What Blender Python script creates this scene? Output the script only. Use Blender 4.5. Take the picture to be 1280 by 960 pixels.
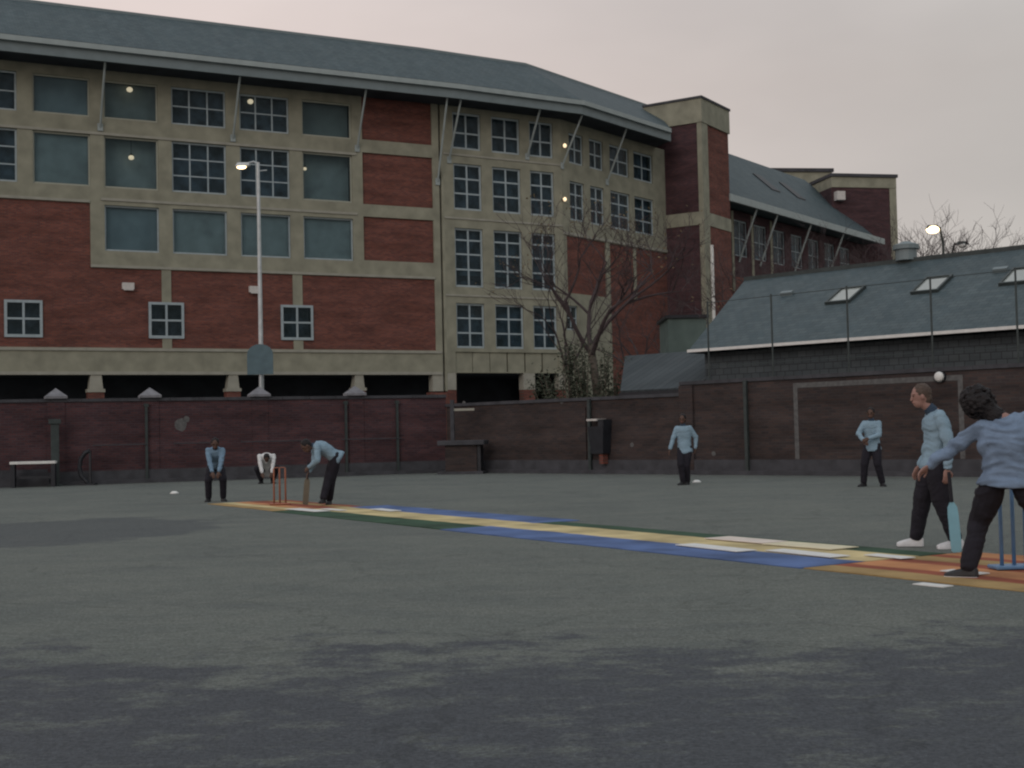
import bpy, bmesh, math, random
from mathutils import Vector, Matrix, noise
random.seed(7)
R = math.radians
for o in list(bpy.data.objects): bpy.data.objects.remove(o)
S = bpy.context.scene
COL = S.collection
# ------------------------------------------------------------------ camera, sky, light
FPX = 1650.0; PITCH = math.atan(61.5/FPX); ROLL = .0227; CAMZ = 1.3
Fv = Vector((0, math.cos(PITCH), math.sin(PITCH))); R0 = Vector((1, 0, 0)); U0 = Vector((0, -math.sin(PITCH), math.cos(PITCH)))
Rv = R0*math.cos(ROLL) - U0*math.sin(ROLL); Uv = R0*math.sin(ROLL) + U0*math.cos(ROLL)
cd = bpy.data.cameras.new('camera'); cam = bpy.data.objects.new('camera', cd); COL.objects.link(cam)
cam.matrix_world = Matrix(((Rv.x, Uv.x, -Fv.x, 0), (Rv.y, Uv.y, -Fv.y, 0), (Rv.z, Uv.z, -Fv.z, CAMZ), (0, 0, 0, 1)))
cd.sensor_width = 36; cd.lens = 36*FPX/1280; cd.clip_start = .1; cd.clip_end = 2000
S.camera = cam

SUN_EL, SUN_AZ = 24, 200      # a veiled sun low behind the photographer's left
w = bpy.data.worlds.new('World'); S.world = w; w.use_nodes = True
nt = w.node_tree; nt.nodes.clear()
def N(t, typ, **kw):
    n = t.nodes.new(typ)
    for k, v in kw.items(): setattr(n, k, v)
    return n
out = N(nt, 'ShaderNodeOutputWorld'); bg = N(nt, 'ShaderNodeBackground'); bg.inputs[1].default_value = .1
sky = N(nt, 'ShaderNodeTexSky', sky_type='NISHITA', sun_disc=False)
sky.sun_elevation = R(SUN_EL); sky.sun_rotation = R(SUN_AZ)
tc = N(nt, 'ShaderNodeTexCoord'); sep = N(nt, 'ShaderNodeSeparateXYZ'); nt.links.new(tc.outputs['Generated'], sep.inputs[0])
mx = N(nt, 'ShaderNodeMapRange'); mx.inputs[1].default_value = -.45; mx.inputs[2].default_value = .42
nt.links.new(sep.outputs[0], mx.inputs[0])
r1 = N(nt, 'ShaderNodeMix', data_type='RGBA'); r1.inputs[6].default_value = (8.6, 6.95, 6.35, 1); r1.inputs[7].default_value = (4.75, 4.4, 4.05, 1)
nt.links.new(mx.outputs[0], r1.inputs[0])
mz = N(nt, 'ShaderNodeMapRange'); mz.inputs[1].default_value = .25; mz.inputs[2].default_value = .9
nt.links.new(sep.outputs[2], mz.inputs[0])
r2 = N(nt, 'ShaderNodeMix', data_type='RGBA'); r2.inputs[7].default_value = (6.4, 7.2, 7.8, 1)
nt.links.new(mz.outputs[0], r2.inputs[0]); nt.links.new(r1.outputs[2], r2.inputs[6])
cn = N(nt, 'ShaderNodeTexNoise'); cn.inputs['Scale'].default_value = 3.0; cn.inputs['Detail'].default_value = 4
mpc = N(nt, 'ShaderNodeMapping'); mpc.inputs['Scale'].default_value = (1, 1, 2.5)
nt.links.new(tc.outputs['Generated'], mpc.inputs[0]); nt.links.new(mpc.outputs[0], cn.inputs['Vector'])
cr = N(nt, 'ShaderNodeMapRange'); cr.inputs[1].default_value = .3; cr.inputs[2].default_value = .7; cr.inputs[3].default_value = .91; cr.inputs[4].default_value = 1.09
nt.links.new(cn.outputs[0], cr.inputs[0])
vm = N(nt, 'ShaderNodeVectorMath', operation='SCALE'); nt.links.new(r2.outputs[2], vm.inputs[0]); nt.links.new(cr.outputs[0], vm.inputs['Scale'])
r3 = N(nt, 'ShaderNodeMix', data_type='RGBA'); r3.inputs[0].default_value = .93
nt.links.new(sky.outputs[0], r3.inputs[6]); nt.links.new(vm.outputs[0], r3.inputs[7])
nt.links.new(r3.outputs[2], bg.inputs[0]); nt.links.new(bg.outputs[0], out.inputs[0])
ld = bpy.data.lights.new('sun', 'SUN'); ld.energy = .5; ld.angle = R(25); ld.color = (1, .93, .88)
sun = bpy.data.objects.new('sun', ld); COL.objects.link(sun); sun.rotation_euler = (R(90-SUN_EL), 0, R(-SUN_AZ+180))
vs = S.view_settings; vs.view_transform = 'Standard'; vs.look = 'None'; vs.gamma = 1; vs.exposure = .08
try: vs.use_curve_mapping = False
except Exception: pass
S.render.engine = 'CYCLES'; S.cycles.pixel_filter_type = 'BLACKMAN_HARRIS'; S.cycles.filter_width = 2.2

# ------------------------------------------------------------------ measuring helpers
def ray(x, y): return Fv + Rv*(x-640)/FPX + Uv*(480-y)/FPX
def gz(x, y, z=0):
    d = ray(x, y); t = (z-CAMZ)/d.z; return Vector((d.x*t, d.y*t, z))
def gy(x, y, Y):
    d = ray(x, y); t = Y/d.y; return Vector((d.x*t, Y, CAMZ+d.z*t))
def pl(x, y, o, a):
    d = ray(x, y); dx, dy = math.cos(a), math.sin(a)
    t = (dx*o[1]-dy*o[0])/(dx*d.y-dy*d.x)
    return (d.x*t-o[0])*dx+(d.y*t-o[1])*dy, CAMZ+d.z*t

# ------------------------------------------------------------------ materials
def mat(name, col, rough=.8, var=.12, scale=3.0, bump=0., bscale=40., metal=0., emit=0., spec=.3, detail=5):
    m = bpy.data.materials.new(name); m.use_nodes = True; t = m.node_tree
    b = t.nodes['Principled BSDF']; b.inputs['Roughness'].default_value = rough; b.inputs['Metallic'].default_value = metal
    b.inputs['Specular IOR Level'].default_value = spec
    c = N(t, 'ShaderNodeTexCoord')
    n = N(t, 'ShaderNodeTexNoise'); n.inputs['Scale'].default_value = scale; n.inputs['Detail'].default_value = detail
    t.links.new(c.outputs['Object'], n.inputs['Vector'])
    mr = N(t, 'ShaderNodeMapRange'); mr.inputs[1].default_value = .3; mr.inputs[2].default_value = .7
    mr.inputs[3].default_value = 1-var; mr.inputs[4].default_value = 1+var
    t.links.new(n.outputs[0], mr.inputs[0])
    v = N(t, 'ShaderNodeVectorMath', operation='SCALE'); v.inputs[0].default_value = col[:3]
    t.links.new(mr.outputs[0], v.inputs['Scale']); t.links.new(v.outputs[0], b.inputs['Base Color'])
    if bump:
        n2 = N(t, 'ShaderNodeTexNoise'); n2.inputs['Scale'].default_value = bscale; n2.inputs['Detail'].default_value = 4
        t.links.new(c.outputs['Object'], n2.inputs['Vector'])
        bp = N(t, 'ShaderNodeBump'); bp.inputs['Strength'].default_value = bump; bp.inputs['Distance'].default_value = .02
        t.links.new(n2.outputs[0], bp.inputs['Height']); t.links.new(bp.outputs[0], b.inputs['Normal'])
    if emit:
        b.inputs['Emission Color'].default_value = (*col[:3], 1); b.inputs['Emission Strength'].default_value = emit
    return m
def brickmat(name, c1, c2, mortar, bw=.225, bh=.075, ms=.01, rough=.9, off=.5, blotch=.25, xz=True, bump=.3):
    m = bpy.data.materials.new(name); m.use_nodes = True; t = m.node_tree
    b = t.nodes['Principled BSDF']; b.inputs['Roughness'].default_value = rough; b.inputs['Specular IOR Level'].default_value = .15
    c = N(t, 'ShaderNodeTexCoord'); s = N(t, 'ShaderNodeSeparateXYZ'); cb = N(t, 'ShaderNodeCombineXYZ')
    t.links.new(c.outputs['Object'], s.inputs[0])
    t.links.new(s.outputs[0], cb.inputs[0]); t.links.new(s.outputs[2 if xz else 1], cb.inputs[1])
    br = N(t, 'ShaderNodeTexBrick'); br.offset = off
    br.inputs['Color1'].default_value = (*c1, 1); br.inputs['Color2'].default_value = (*c2, 1); br.inputs['Mortar'].default_value = (*mortar, 1)
    br.inputs['Scale'].default_value = 1; br.inputs['Brick Width'].default_value = bw; br.inputs['Row Height'].default_value = bh
    br.inputs['Mortar Size'].default_value = ms; br.inputs['Mortar Smooth'].default_value = .2
    t.links.new(cb.outputs[0], br.inputs['Vector'])
    n = N(t, 'ShaderNodeTexNoise'); n.inputs['Scale'].default_value = .7; n.inputs['Detail'].default_value = 6; n.inputs['Roughness'].default_value = .65
    bm_ = N(t, 'ShaderNodeMapping'); bm_.inputs['Scale'].default_value = (.6, .6, 3.2) if xz else (2.2, .7, 1); t.links.new(c.outputs['Object'], bm_.inputs[0]); t.links.new(bm_.outputs[0], n.inputs['Vector'])
    mr = N(t, 'ShaderNodeMapRange'); mr.inputs[1].default_value = .3; mr.inputs[2].default_value = .7; mr.inputs[3].default_value = 1-blotch; mr.inputs[4].default_value = 1+blotch
    t.links.new(n.outputs[0], mr.inputs[0])
    v = N(t, 'ShaderNodeVectorMath', operation='SCALE'); t.links.new(br.outputs[0], v.inputs[0]); t.links.new(mr.outputs[0], v.inputs['Scale'])
    t.links.new(v.outputs[0], b.inputs['Base Color'])
    bp = N(t, 'ShaderNodeBump'); bp.inputs['Strength'].default_value = bump; bp.inputs['Distance'].default_value = .01; bp.invert = True
    t.links.new(br.outputs['Fac'], bp.inputs['Height']); t.links.new(bp.outputs[0], b.inputs['Normal'])
    return m
def glassmat(name, col, tr):
    m = bpy.data.materials.new(name); m.use_nodes = True; t = m.node_tree; t.nodes.clear()
    o = N(t, 'ShaderNodeOutputMaterial'); p = N(t, 'ShaderNodeBsdfPrincipled'); p.inputs['Base Color'].default_value = (*col, 1)
    p.inputs['Roughness'].default_value = .12; p.inputs['Specular IOR Level'].default_value = .35
    x = N(t, 'ShaderNodeBsdfTransparent'); x.inputs[0].default_value = (.9, .96, 1, 1)
    mixn = N(t, 'ShaderNodeMixShader'); mixn.inputs[0].default_value = tr
    t.links.new(p.outputs[0], mixn.inputs[1]); t.links.new(x.outputs[0], mixn.inputs[2]); t.links.new(mixn.outputs[0], o.inputs[0])
    n = N(t, 'ShaderNodeTexNoise'); n.inputs['Scale'].default_value = .5; bp = N(t, 'ShaderNodeBump'); bp.inputs['Strength'].default_value = .05
    c = N(t, 'ShaderNodeTexCoord'); t.links.new(c.outputs['Object'], n.inputs['Vector']); t.links.new(n.outputs[0], bp.inputs['Height']); t.links.new(bp.outputs[0], p.inputs['Normal'])
    return m
M = dict(
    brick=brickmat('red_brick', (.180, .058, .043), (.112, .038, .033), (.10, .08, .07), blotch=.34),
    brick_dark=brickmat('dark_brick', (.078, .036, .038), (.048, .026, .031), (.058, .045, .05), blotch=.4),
    brick_brown=brickmat('brown_brick', (.056, .039, .036), (.037, .030, .031), (.046, .041, .040), blotch=.4),
    slate=brickmat('roof_slate', (.074, .096, .103), (.052, .074, .083), (.04, .055, .06), bw=.3, bh=.22, ms=.012, rough=.6, xz=False, blotch=.15),
    slate_hung=brickmat('grey_hung_slate', (.066, .078, .084), (.052, .063, .070), (.03, .035, .04), bw=.3, bh=.2, ms=.012, rough=.8, blotch=.25),
    concrete=mat('buff_concrete', (.235, .232, .180), .9, .2, 1.3, .2, 30),
    concrete_pale=mat('pale_concrete', (.28, .275, .235), .9, .12, 2),
    plinth=mat('grey_render', (.052, .053, .060), .9, .25, 2.5),
    fascia=mat('grey_fascia', (.15, .185, .195), .5, .08, 2), gutter=mat('pale_gutter', (.27, .31, .31), .5, .08, 2),
    frame=mat('white_window_frame', (.29, .345, .37), .5, .1, 5), frame_buff=mat('buff_window_frame', (.30, .31, .26), .5, .06, 5),
    glass=glassmat('window_glass', (.02, .035, .04), .72), window_back=mat('blue_grey_blind', (.42, .49, .455), .9, .18, 1.5), blind_b=mat('darker_blind', (.34, .42, .42), .9, .2, .9), blind_c=mat('greener_blind', (.38, .45, .41), .9, .2, .7), room=mat('painted_room_shade', (.085, .115, .14), .9, .85, 1.6),
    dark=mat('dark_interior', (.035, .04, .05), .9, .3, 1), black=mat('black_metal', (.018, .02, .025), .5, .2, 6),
    post=mat('dark_green_steel', (.035, .045, .045), .5, .2, 6), steel=mat('galvanised_steel', (.42, .45, .46), .45, .12, 6, metal=.2),
    stone=mat('cap_stone', (.17, .17, .185), .9, .2, 6), white=mat('white_paint', (.62, .62, .60), .6, .08, 6),
    chalk=mat('faded_white_paint', (.10, .10, .10), .9, .25, 9), lamp=mat('lamp_glow', (1, .78, .5), .5, 0, emit=1.05),
    lamp_hot=mat('street_lamp_glow', (1, .72, .42), .5, 0, emit=3.5),
    wood=mat('weathered_wood', (.30, .28, .26), .8, .2, 8), bark=mat('bark', (.10, .085, .07), .95, .25, 8, .4, 30),
    twig=mat('winter_twigs', (.055, .042, .044), .95, .25, 8), leaf=mat('evergreen_leaf', (.042, .050, .032), .8, .45, 2.5), dry=mat('dry_leaf', (.12, .09, .05), .9, .3, 3),
    skylight=mat('skylight_glass', (.25, .27, .25), .12, .05, 2, spec=.9), render=mat('pale_green_render', (.10, .135, .125), .9, .2, 1.2),
    blue_sign=mat('blue_grey_sign', (.075, .12, .14), .6, .15, 4), vent=mat('vent_cover', (.48, .46, .44), .7, .1, 8),
    skin=mat('skin', (.26, .15, .125), .6, .05, 8), skin_dark=mat('brown_skin', (.085, .048, .036), .6, .05, 8),
    jumper=mat('light_blue_sweatshirt', (.145, .225, .31), .95, .10, 7, .5, 18), jumper_b=mat('pale_blue_sweatshirt', (.20, .29, .36), .95, .10, 7, .5, 18),
    jumper_c=mat('mid_blue_sweatshirt', (.15, .205, .29), .95, .16, 9, .7, 14),
    shirt=mat('white_shirt', (.55, .55, .55), .95, .06, 7, .4, 20), trouser=mat('black_trousers', (.014, .013, .019), .9, .25, 8, .4, 20),
    hair=mat('black_hair', (.012, .010, .011), .7, .3, 40), hair_brown=mat('brown_hair', (.07, .05, .04), .7, .3, 40),
    trainer=mat('white_trainer', (.55, .55, .56), .5, .1, 20), shoe=mat('black_shoe', (.02, .02, .022), .5, .2, 20), eye=mat('dark_eye', (.02, .015, .012), .2, 0),
    lip=mat('lip', (.30, .13, .11), .6, 0), navy=mat('dark_collar', (.03, .05, .08), .9, .1, 9),
    bat_blue=mat('cyan_plastic', (.19, .38, .46), .35, .05, 9), bat_wood=mat('dark_bat_wood', (.10, .085, .06), .5, .15, 9), grip=mat('black_grip', (.015, .015, .02), .8, .1, 20),
    stump_blue=mat('blue_plastic', (.11, .21, .36), .35, .06, 9), stump_orange=mat('orange_plastic', (.30, .115, .07), .4, .08, 9),
)
def stripes(name, stops, rough=.85):
    """lengthwise coloured stripes woven in the mat, across local y"""
    m = bpy.data.materials.new(name); m.use_nodes = True; t = m.node_tree; b = t.nodes['Principled BSDF']
    b.inputs['Roughness'].default_value = rough; b.inputs['Specular IOR Level'].default_value = .2
    c = N(t, 'ShaderNodeTexCoord'); s = N(t, 'ShaderNodeSeparateXYZ'); t.links.new(c.outputs['Object'], s.inputs[0])
    n = N(t, 'ShaderNodeTexNoise'); n.inputs['Scale'].default_value = 2.2; n.inputs['Detail'].default_value = 6; t.links.new(c.outputs['Object'], n.inputs['Vector'])
    ad = N(t, 'ShaderNodeMath', operation='MULTIPLY_ADD'); ad.inputs[1].default_value = .10; t.links.new(n.outputs[0], ad.inputs[0]); t.links.new(s.outputs[1], ad.inputs[2])
    mr = N(t, 'ShaderNodeMapRange'); mr.inputs[1].default_value = -1.2; mr.inputs[2].default_value = 1.2; t.links.new(ad.outputs[0], mr.inputs[0])
    r = N(t, 'ShaderNodeValToRGB'); r.color_ramp.interpolation = 'LINEAR'; e = r.color_ramp.elements
    pts = []
    for i, (y0, col) in enumerate(stops):
        y1 = stops[i+1][0] if i+1 < len(stops) else 1.2
        pts += [((y0+1.2)/2.4+.012, col), ((y1+1.2)/2.4-.012, col)]
    e[0].position = pts[0][0]; e[0].color = (*pts[0][1], 1); e[1].position = pts[1][0]; e[1].color = (*pts[1][1], 1)
    for p, col in pts[2:]:
        q = e.new(min(p, 1)); q.color = (*col, 1)
    t.links.new(mr.outputs[0], r.inputs[0])
    n2 = N(t, 'ShaderNodeTexNoise'); n2.inputs['Scale'].default_value = 1.3; n2.inputs['Detail'].default_value = 8; t.links.new(c.outputs['Object'], n2.inputs['Vector'])
    m2 = N(t, 'ShaderNodeMapRange'); m2.inputs[1].default_value = .3; m2.inputs[2].default_value = .7; m2.inputs[3].default_value = .55; m2.inputs[4].default_value = 1.25; t.links.new(n2.outputs[0], m2.inputs[0])
    v = N(t, 'ShaderNodeVectorMath', operation='SCALE'); t.links.new(r.outputs[0], v.inputs[0]); t.links.new(m2.outputs[0], v.inputs['Scale'])
    t.links.new(v.outputs[0], b.inputs['Base Color'])
    return m

# ------------------------------------------------------------------ mesh helpers
class MB:
    def __init__(s): s.v = []; s.f = []
    def add(s, vs, fs):
        k = len(s.v); s.v += [tuple(p) for p in vs]; s.f += [tuple(i+k for i in f) for f in fs]; return s
    def box(s, x0, x1, y0, y1, z0, z1):
        if x0 > x1: x0, x1 = x1, x0
        if y0 > y1: y0, y1 = y1, y0
        if z0 > z1: z0, z1 = z1, z0
        return s.add([(x, y, z) for z in (z0, z1) for y in (y0, y1) for x in (x0, x1)],
                     [(0, 2, 3, 1), (4, 5, 7, 6), (0, 1, 5, 4), (2, 6, 7, 3), (0, 4, 6, 2), (1, 3, 7, 5)])
    def rings(s, rs, cap=True, closed=True):
        n = len(rs[0]); k = len(s.v)
        for r in rs: s.v += [tuple(p) for p in r]
        for i in range(len(rs)-1):
            for j in range(n if closed else n-1):
                a = k+i*n+j; b = k+i*n+(j+1) % n; s.f.append((a, b, b+n, a+n))
        if cap:
            s.f.append(tuple(k+j for j in reversed(range(n)))); s.f.append(tuple(k+(len(rs)-1)*n+j for j in range(n)))
        return s
    def tube(s, pts, rad, n=8):
        pts = [Vector(p) for p in pts]
        if not isinstance(rad, (list, tuple)): rad = [rad]*len(pts)
        rs = []
        for i, p in enumerate(pts):
            d = (pts[min(i+1, len(pts)-1)]-pts[max(i-1, 0)]).normalized()
            a = d.orthogonal().normalized() if i == 0 else (pa - d*pa.dot(d)).normalized()
            pa = a; b = d.cross(a)
            rs.append([p+(a*math.cos(2*math.pi*j/n)+b*math.sin(2*math.pi*j/n))*rad[i] for j in range(n)])
        return s.rings(rs)
    def cap(s, a, b, ra, rb, n=12):      # rounded, tapered limb segment
        a, b = Vector(a), Vector(b); d = (b-a)
        if d.length < 1e-5: d = Vector((0, 0, .001))
        d = d.normalized(); P = []; Q = []
        for k in range(5):
            t = math.pi/2*k/4; P.append(a-d*ra*math.cos(t)); Q.append(max(ra*math.sin(t), ra*.05))
        for k in range(5):
            t = math.pi/2*k/4; P.append(b+d*rb*math.sin(t)); Q.append(max(rb*math.cos(t), rb*.05))
        x = d.orthogonal().normalized(); y = d.cross(x)
        return s.rings([[p+(x*math.cos(2*math.pi*j/n)+y*math.sin(2*math.pi*j/n))*q for j in range(n)] for p, q in zip(P, Q)])
    def ell(s, c, ax, ay, az, n=16, m=10):   # ellipsoid with axis vectors
        c = Vector(c); rs = []
        for i in range(m+1):
            t = math.pi*(.02+.96*i/m); rs.append([c - az*math.cos(t) + (ax*math.cos(2*math.pi*j/n)+ay*math.sin(2*math.pi*j/n))*math.sin(t) for j in range(n)])
        return s.rings(rs)
    def lathe(s, prof, c=(0, 0, 0), n=20):
        c = Vector(c); return s.rings([[c+Vector((r*math.cos(2*math.pi*j/n), r*math.sin(2*math.pi*j/n), z)) for j in range(n)] for r, z in prof])
    def build(s, name, m, parent=None, loc=(0, 0, 0), rz=0, smooth=False, bevel=0):
        me = bpy.data.meshes.new(name); me.from_pydata(s.v, [], s.f)
        bm = bmesh.new(); bm.from_mesh(me); bmesh.ops.recalc_face_normals(bm, faces=bm.faces)
        if bevel: bmesh.ops.bevel(bm, geom=[e for e in bm.edges if len(e.link_faces) == 2 and e.calc_face_angle(0) > .5], offset=bevel, segments=2, profile=.5, affect='EDGES')
        bm.to_mesh(me); bm.free(); me.update()
        if smooth:
            for p in me.polygons: p.use_smooth = True
        me.materials.append(m if not isinstance(m, str) else M[m])
        o = bpy.data.objects.new(name, me); COL.objects.link(o); o.location = loc; o.rotation_euler = (0, 0, rz)
        if parent: o.parent = parent
        return o
def tag(o, label=None, cat=None, group=None, kind=None):
    if label: o['label'] = label
    if cat: o['category'] = cat
    if group: o['group'] = group
    if kind: o['kind'] = kind
    return o
def empty(name, loc=(0, 0, 0), rz=0, **kw):
    o = bpy.data.objects.new(name, None); COL.objects.link(o); o.location = loc; o.rotation_euler = (0, 0, rz); o.empty_display_size = .2
    return tag(o, **kw)
def cells(u0, u1, z0, z1, holes, t=.3, y=0):
    """a slab in the x-z plane, thickness t behind y, with rectangular openings (u0,u1,z0,z1)"""
    us = sorted({u0, u1, *[min(max(h[i], u0), u1) for h in holes for i in (0, 1)]}); zs = sorted({z0, z1, *[min(max(h[i], z0), z1) for h in holes for i in (2, 3)]})
    def solid(i, j):
        if i < 0 or j < 0 or i >= len(us)-1 or j >= len(zs)-1: return False
        u = (us[i]+us[i+1])/2; z = (zs[j]+zs[j+1])/2
        return not any(h[0] < u < h[1] and h[2] < z < h[3] for h in holes)
    b = MB()
    for i in range(len(us)-1):
        for j in range(len(zs)-1):
            if not solid(i, j): continue
            a, c, d, e = us[i], us[i+1], zs[j], zs[j+1]
            b.add([(a, y, d), (c, y, d), (c, y, e), (a, y, e)], [(0, 1, 2, 3)]); b.add([(a, y+t, d), (c, y+t, d), (c, y+t, e), (a, y+t, e)], [(3, 2, 1, 0)])
            if not solid(i-1, j): b.add([(a, y, d), (a, y, e), (a, y+t, e), (a, y+t, d)], [(0, 1, 2, 3)])
            if not solid(i+1, j): b.add([(c, y, d), (c, y+t, d), (c, y+t, e), (c, y, e)], [(0, 1, 2, 3)])
            if not solid(i, j-1): b.add([(a, y, d), (a, y+t, d), (c, y+t, d), (c, y, d)], [(0, 1, 2, 3)])
            if not solid(i, j+1): b.add([(a, y, e), (c, y, e), (c, y+t, e), (a, y+t, e)], [(0, 1, 2, 3)])
    # weld, so shared edges are real
    return b

# ------------------------------------------------------------------ ground
def ground_mat():
    m = bpy.data.materials.new('worn_asphalt'); m.use_nodes = True; t = m.node_tree; b = t.nodes['Principled BSDF']
    L = t.links.new; c = N(t, 'ShaderNodeTexCoord'); s = N(t, 'ShaderNodeSeparateXYZ'); L(c.outputs['Object'], s.inputs[0])
    def noi(sc, de, ro=.5, m=(1, 1, 1)):
        mp = N(t, 'ShaderNodeMapping'); mp.inputs['Scale'].default_value = m; L(c.outputs['Object'], mp.inputs[0])
        n = N(t, 'ShaderNodeTexNoise'); n.inputs['Scale'].default_value = sc; n.inputs['Detail'].default_value = de; n.inputs['Roughness'].default_value = ro; L(mp.outputs[0], n.inputs['Vector']); return n.outputs[0]
    def mth(op, a, bb, cc=None):
        n = N(t, 'ShaderNodeMath', operation=op)
        for i, x in enumerate((a, bb, cc)):
            if x is None: continue
            if isinstance(x, (int, float)): n.inputs[i].default_value = x
            else: L(x, n.inputs[i])
        return n.outputs[0]
    def rng(x, a, bb, lo, hi):
        n = N(t, 'ShaderNodeMapRange'); n.clamp = True
        for i, q in enumerate((a, bb, lo, hi)): n.inputs[i+1].default_value = q
        L(x, n.inputs[0]); return n.outputs[0]
    def mix(f, A, B):
        n = N(t, 'ShaderNodeMix', data_type='RGBA')
        for i, x in ((0, f), (6, A), (7, B)):
            if isinstance(x, (tuple, float)): n.inputs[i].default_value = (*x, 1) if isinstance(x, tuple) else x
            else: L(x, n.inputs[i])
        return n.outputs[2]
    big = noi(.35, 5, .6); med = noi(1.6, 6, .65, (.6, 1, 1)); fine = noi(38, 3, .7); grit = noi(140, 2, .7)
    col = mix(rng(big, .3, .7, 0, 1), (.142, .153, .138), (.110, .121, .114))
    col = mix(rng(med, .42, .62, 0, .5), col, (.160, .168, .150))
    # damp, darker tar in front of the photographer, ragged edge
    e = mth('SUBTRACT', s.outputs[1], mth('MULTIPLY', s.outputs[0], .03)); e = mth('SUBTRACT', e, mth('MULTIPLY', mth('SUBTRACT', noi(1.5, 10, .8, (.8, 1, 1)), .5), 8.5)); e = mth('SUBTRACT', e, mth('MULTIPLY', mth('SUBTRACT', noi(.45, 3, .5), .5), 5.0))
    damp = rng(e, 7.35, 8.2, 1, 0)
    holes = rng(noi(2.6, 7, .75, (.75, 1.1, 1)), .52, .62, 0, .62); damp = mth('MULTIPLY', damp, mth('SUBTRACT', 1, holes))
    # an old round patch by the left edge of the mat
    dx = mth('ADD', s.outputs[0], 7.0); dy = mth('MULTIPLY', mth('SUBTRACT', s.outputs[1], 19.6), .8)
    rad = mth('SQRT', mth('ADD', mth('MULTIPLY', dx, dx), mth('MULTIPLY', dy, dy)), 0); rad = mth('ADD', rad, mth('MULTIPLY', mth('SUBTRACT', med, .5), 2.8))
    patch = rng(rad, 2.35, 2.55, .6, 0)
    spl = rng(noi(.9, 6, .7, (.35, 1, 1)), .58, .66, 0, .3)
    wet = mth('MAXIMUM', mth('MAXIMUM', damp, patch), spl)
    col = mix(wet, col, (.066, .072, .080))
    g = mth('MULTIPLY', rng(fine, .3, .7, .62, 1.38), rng(grit, .3, .7, .6, 1.4)); g = mth('MULTIPLY', g, rng(noi(11, 4, .7, (.7, 1, 1)), .3, .7, .84, 1.16))
    vo = N(t, 'ShaderNodeTexVoronoi', feature='DISTANCE_TO_EDGE'); vo.inputs['Scale'].default_value = .32; wv = N(t, 'ShaderNodeVectorMath', operation='ADD'); nz = N(t, 'ShaderNodeTexNoise'); nz.inputs['Scale'].default_value = .9; nz.inputs['Detail'].default_value = 6; L(c.outputs['Object'], nz.inputs['Vector']); sc_ = N(t, 'ShaderNodeVectorMath', operation='SCALE'); sc_.inputs['Scale'].default_value = 1.6; L(nz.outputs['Color'], sc_.inputs[0]); L(c.outputs['Object'], wv.inputs[0]); L(sc_.outputs[0], wv.inputs[1]); L(wv.outputs[0], vo.inputs['Vector'])
    g = mth('MULTIPLY', g, rng(vo.outputs[0], .003, .010, .84, 1))
    v = N(t, 'ShaderNodeVectorMath', operation='SCALE'); L(col, v.inputs[0]); L(g, v.inputs['Scale']); L(v.outputs[0], b.inputs['Base Color'])
    L(rng(wet, 0, 1, .95, .75), b.inputs['Roughness']); b.inputs['Specular IOR Level'].default_value = .15
    bp = N(t, 'ShaderNodeBump'); bp.inputs['Strength'].default_value = .6; bp.inputs['Distance'].default_value = .012; L(grit, bp.inputs['Height']); L(bp.outputs[0], b.inputs['Normal'])
    return m
g = MB().add([(-600, -100, 0), (600, -100, 0), (600, 1200, 0), (-600, 1200, 0)], [(0, 1, 2, 3)]).build('ground', ground_mat()); tag(g, kind='structure')

# ------------------------------------------------------------------ the long school building
oA = (-21.39, 59.0); aA = R(27.1); aB = R(31); aC = R(52)
LA = 20.29; LB = 7.36; LC = 10.9
oB = (oA[0]+LA*math.cos(aA), oA[1]+LA*math.sin(aA)); oC = (oB[0]+LB*math.cos(aB), oB[1]+LB*math.sin(aB))
school = empty('school_building', (*oA, 0), label='long four storey red brick and buff concrete school building with deep slate eaves', cat='school')
def FR(o, a): return dict(parent=school, loc=(o[0]-oA[0], o[1]-oA[1], 0), rz=a)
fA, fB, fC = FR(oA, aA), FR(oB, aB), FR(oC, aC)
U0A = -9.0
nodes = [((oA[0]+U0A*math.cos(aA), oA[1]+U0A*math.sin(aA)), aA, aA), (oB, aA, aB), (oC, aB, aC), ((oC[0]+LC*math.cos(aC), oC[1]+LC*math.sin(aC)), aC, aC)]
def npt(nd, w_, z):
    (p, a0, a1) = nd; am = (a0+a1)/2; k = 1/math.cos((a1-a0)/2); q = Vector((p[0]+math.sin(am)*w_*k, p[1]-math.cos(am)*w_*k, z))
    if nd is nodes[3]: q += Vector((math.cos(aC), math.sin(aC), 0))*min(-1.19*w_, 3.2)      # the roof is cut at a skew where it meets the tower
    return q
def sweep(prof):
    """profile (outward offset, height) swept along the bent front of the building"""
    return MB().rings([[tuple(npt(nd, w_, z)-Vector((oA[0], oA[1], 0))) for w_, z in prof] for nd in nodes])
def rect(w0, w1, z0, z1): return [(w0, z0), (w1, z0), (w1, z1), (w0, z1)]
EZ = 18.5; RW, RZ, BW = -2.8, 22.1, -7.2
roof = sweep([(1.6, EZ), (1.6, 19.12), (RW, RZ-.03), (BW, 19.12), (BW, EZ)])
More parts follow.
